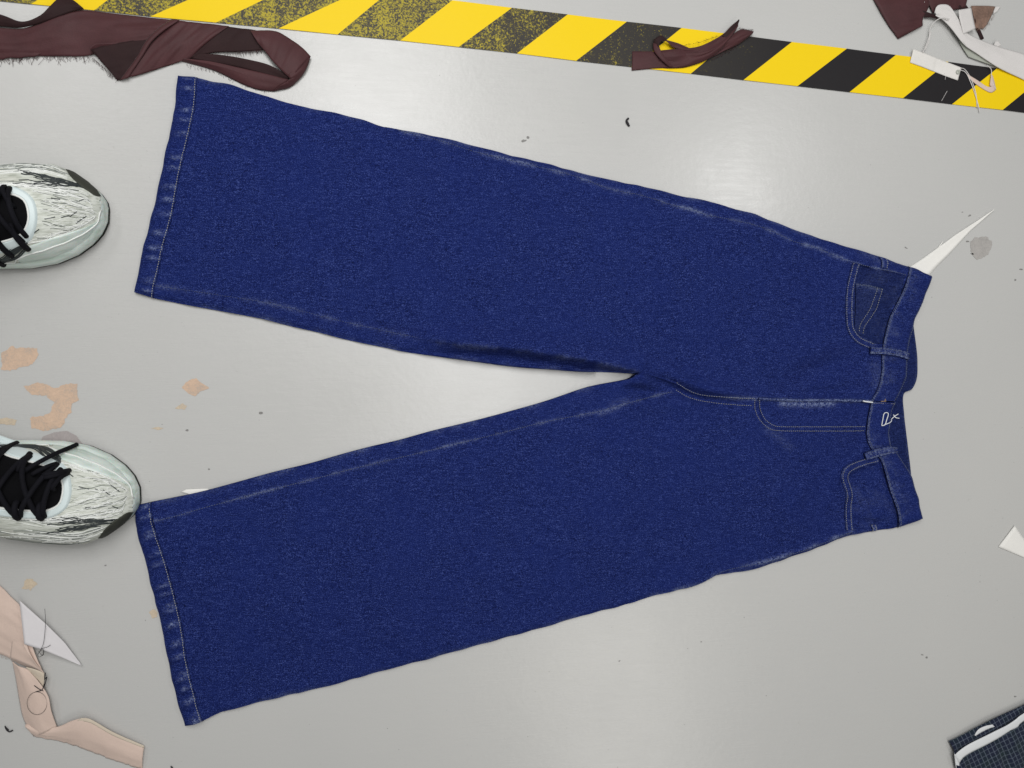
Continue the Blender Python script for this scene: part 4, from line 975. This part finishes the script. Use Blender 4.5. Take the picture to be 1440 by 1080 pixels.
    for k in range(26):             # lateral flank, long fine lines
        f = 0.62 + 0.36 * rng.random(); x0 = -.02 - .03 * rng.random(); x1 = x0 - rng.uniform(.04, .10)
        C = np.array([(x, -sm(x, LAT) * (f + 0.03 * math.sin(x * 90 + k))) for x in np.linspace(x0, x1, 8)])
        C[:, 1] = np.maximum(C[:, 1], -sm(C[:, 0], LAT) * 0.985)
        (ribs if k % 3 else greys).append((line3(C, 0.0002, 20), rng.uniform(0.0003, 0.0006)))
    tubes('rib', ribs, 0.0006, M['rib'], upper); tubes('printed_line', greys, 0.0004, M['slash_grey'], upper)
    # dark slashes: lateral wedge and medial rear
    sl = []
    base = lc([(172, 733), (150, 734), (120, 735), (95, 736), (72, 737)], 0.045)
    for k in range(22):
        u0 = rng.uniform(0.0, 0.45); u1 = rng.uniform(0.45, 1.0); sp = rng.uniform(-1, 1)
        C = smooth_poly(base, 40)[int(u0 * 39):int(u1 * 39) + 1].copy(); q = np.linspace(u0, u1, len(C)); C[:, 1] += sp * 0.014 * q + 0.0008 * np.sin(q * 30 + k)
        sl.append((line3(C, 0.0003, 16), rng.uniform(0.0004, 0.0009)))
    for k in range(16):
        f = k / 15; A = lc([(88 - 6 * f, 655 - 12 * f), (70 - 8 * f, 645 - 13 * f), (45 - 10 * f, 632 - 12 * f), (10 - 20 * f, 616 - 10 * f)], 0.055)
        A[:, 1] = np.minimum(A[:, 1], sm(A[:, 0], MED) * 0.97); sl.append((line3(A + rng.uniform(-.001, .001), 0.0012, 16), rng.uniform(0.0005, 0.0011)))
    for p in [((112, 684), (125, 688)), ((142, 690), (150, 698)), ((120, 714), (131, 713)), ((148, 682), (160, 694)), ((96, 664), (104, 670)), ((132, 688), (142, 692)), ((110, 655), (118, 660)), ((152, 714), (158, 718))]:
        A = lc(p, 0.058); sl.append((line3(A, -0.0001, 8), 0.0007))
    tubes('printed_slash', sl, 0.0008, M['slash'], upper)
    # eyestay: U-shaped band around the tongue
    inner = lc([(-140, 592), (-60, 618), (0, 640), (30, 648), (60, 657), (76, 667), (84, 682), (84, 698), (78, 712), (60, 719), (30, 716), (0, 710), (-60, 696), (-140, 680)], 0.075)
    outer = lc([(-140, 580), (-60, 606), (0, 627), (30, 636), (62, 645), (84, 657), (95, 678), (96, 700), (88, 718), (66, 730), (30, 728), (0, 722), (-60, 708), (-140, 692)], 0.072)
    eye = patch('eyestay', outer, inner, 90, 8, 0.0035, M['eyestay'])
    rim = smooth_poly(inner, 80)
    tubes('eyestay_rim', [np.column_stack([rim, shoe_h(rim[:, 0], rim[:, 1]) + 0.0018])], 0.0014, M['rib'], eye)
    # tongue dome
    ns_, nt_ = 60, 22; A = smooth_poly(inner[:7][::-1], ns_); B = smooth_poly(inner[7:], ns_); t = np.linspace(0, 1, nt_)
    P = (A[:, None] * (1 - t)[None, :, None] + B[:, None] * t[None, :, None]).reshape(-1, 2); T = np.tile(t, ns_); S = np.repeat(np.linspace(0, 1, ns_), nt_)
    z = shoe_h(P[:, 0], P[:, 1]) + 0.001 + 0.006 * np.sin(np.pi * T) * np.clip(S * 5, 0, 1) + 0.0012 * fbm(P[:, 0] * 150, P[:, 1] * 150, seed, 2)
    V = np.column_stack([P, z]); c = (ns_ // 2) * nt_ + nt_ // 2; flip = np.cross(V[c + nt_] - V[c], V[c + 1] - V[c])[2] < 0
    add('tongue', V, grid_faces(ns_, nt_, 0, flip), M['tongue'])
    # laces: bars over the tongue that grip the eyestay
    def lace(p, q, lift=0.006, r=0.0030, bow=0.006):
        C = lc([p, q], 0.08); P = np.array([C[0] * (1 - k) + C[1] * k for k in np.linspace(0, 1, 14)]); k = np.linspace(0, 1, 14)
        z = shoe_h(P[:, 0], P[:, 1]) + lift * np.clip(np.minimum(k, 1 - k) / .18, 0, 1) ** .5 + bow * np.sin(np.pi * k) + 0.002
        v_, f_ = tube(None, np.column_stack([P, z]), r, None, sides=8)
        return add('lace', v_, f_, M['lace'])
    for p, q in [((58, 728), (76, 662)), ((28, 726), (70, 655)), ((53, 729), (28, 640)), ((24, 727), (-10, 628)), ((-8, 722), (30, 641)), ((-10, 722), (-50, 612)), ((-50, 712), (-10, 628)), ((-55, 712), (-90, 600)), ((-95, 702), (-55, 612))]:
        lace(p, q)
    if loose:
        for p, q, r in [((34, 664), (80, 630), 0.0026), ((45, 668), (68, 654), 0.0024), ((58, 668), (87, 664), 0.0028), ((60, 672), (86, 667), 0.0026), ((72, 690), (86, 668), 0.0026)]:
            lace(p, q, 0.010, r, 0.004)
        for p, q in [((56, 708), (54, 731)), ((27, 704), (25, 729)), ((26, 662), (31, 644))]:
            lace(p, q, 0.005, 0.0034, 0.003)
    else:
        for p, q, r in [((34, 664), (12, 628), 0.0026), ((66, 700), (52, 730), 0.0026)]:
            lace(p, q, 0.008, r, 0.004)
        for p, q in [((60, 676), (72, 646)), ((38, 668), (46, 637)), ((12, 660), (20, 628))]:
            lace(p, q, 0.005, 0.0034, 0.003)
    # collar opening with the sock inside (beyond the picture's edge)
    V = []; nseg = 28
    for gz, gr in ((0.085, 1.06), (0.104, 1.0), (0.108, 0.92), (0.100, 0.86)):
        for k in range(nseg):
            a = 2 * math.pi * k / nseg; V.append((-.235 + 0.058 * gr * math.cos(a), 0.036 * gr * math.sin(a), gz))
    F = [(j * nseg + k, j * nseg + (k + 1) % nseg, (j + 1) * nseg + (k + 1) % nseg, (j + 1) * nseg + k) for j in range(3) for k in range(nseg)]
    add('collar', V, F, M['eyestay'])
    V = []
    for gz, gr in ((0.095, 0.88), (0.12, 0.80), (0.15, 0.74), (0.17, 0.72), (0.172, 0.0)):
        for k in range(nseg):
            a = 2 * math.pi * k / nseg; V.append((-.235 + 0.055 * gr * math.cos(a), 0.038 * gr * math.sin(a), gz))
    F = [(j * nseg + k, j * nseg + (k + 1) % nseg, (j + 1) * nseg + (k + 1) % nseg, (j + 1) * nseg + k) for j in range(4) for k in range(nseg)]
    add('sock', V, F, M['sock'])
    return root
sneaker((191, 713), R(-12), False, 'pale mint and white sneaker touching the hem of the lower trouser leg', 5, True)
sneaker((146, 284), R(12), True, 'pale mint and white sneaker nearer the tape, clear of the jeans', 8, False)
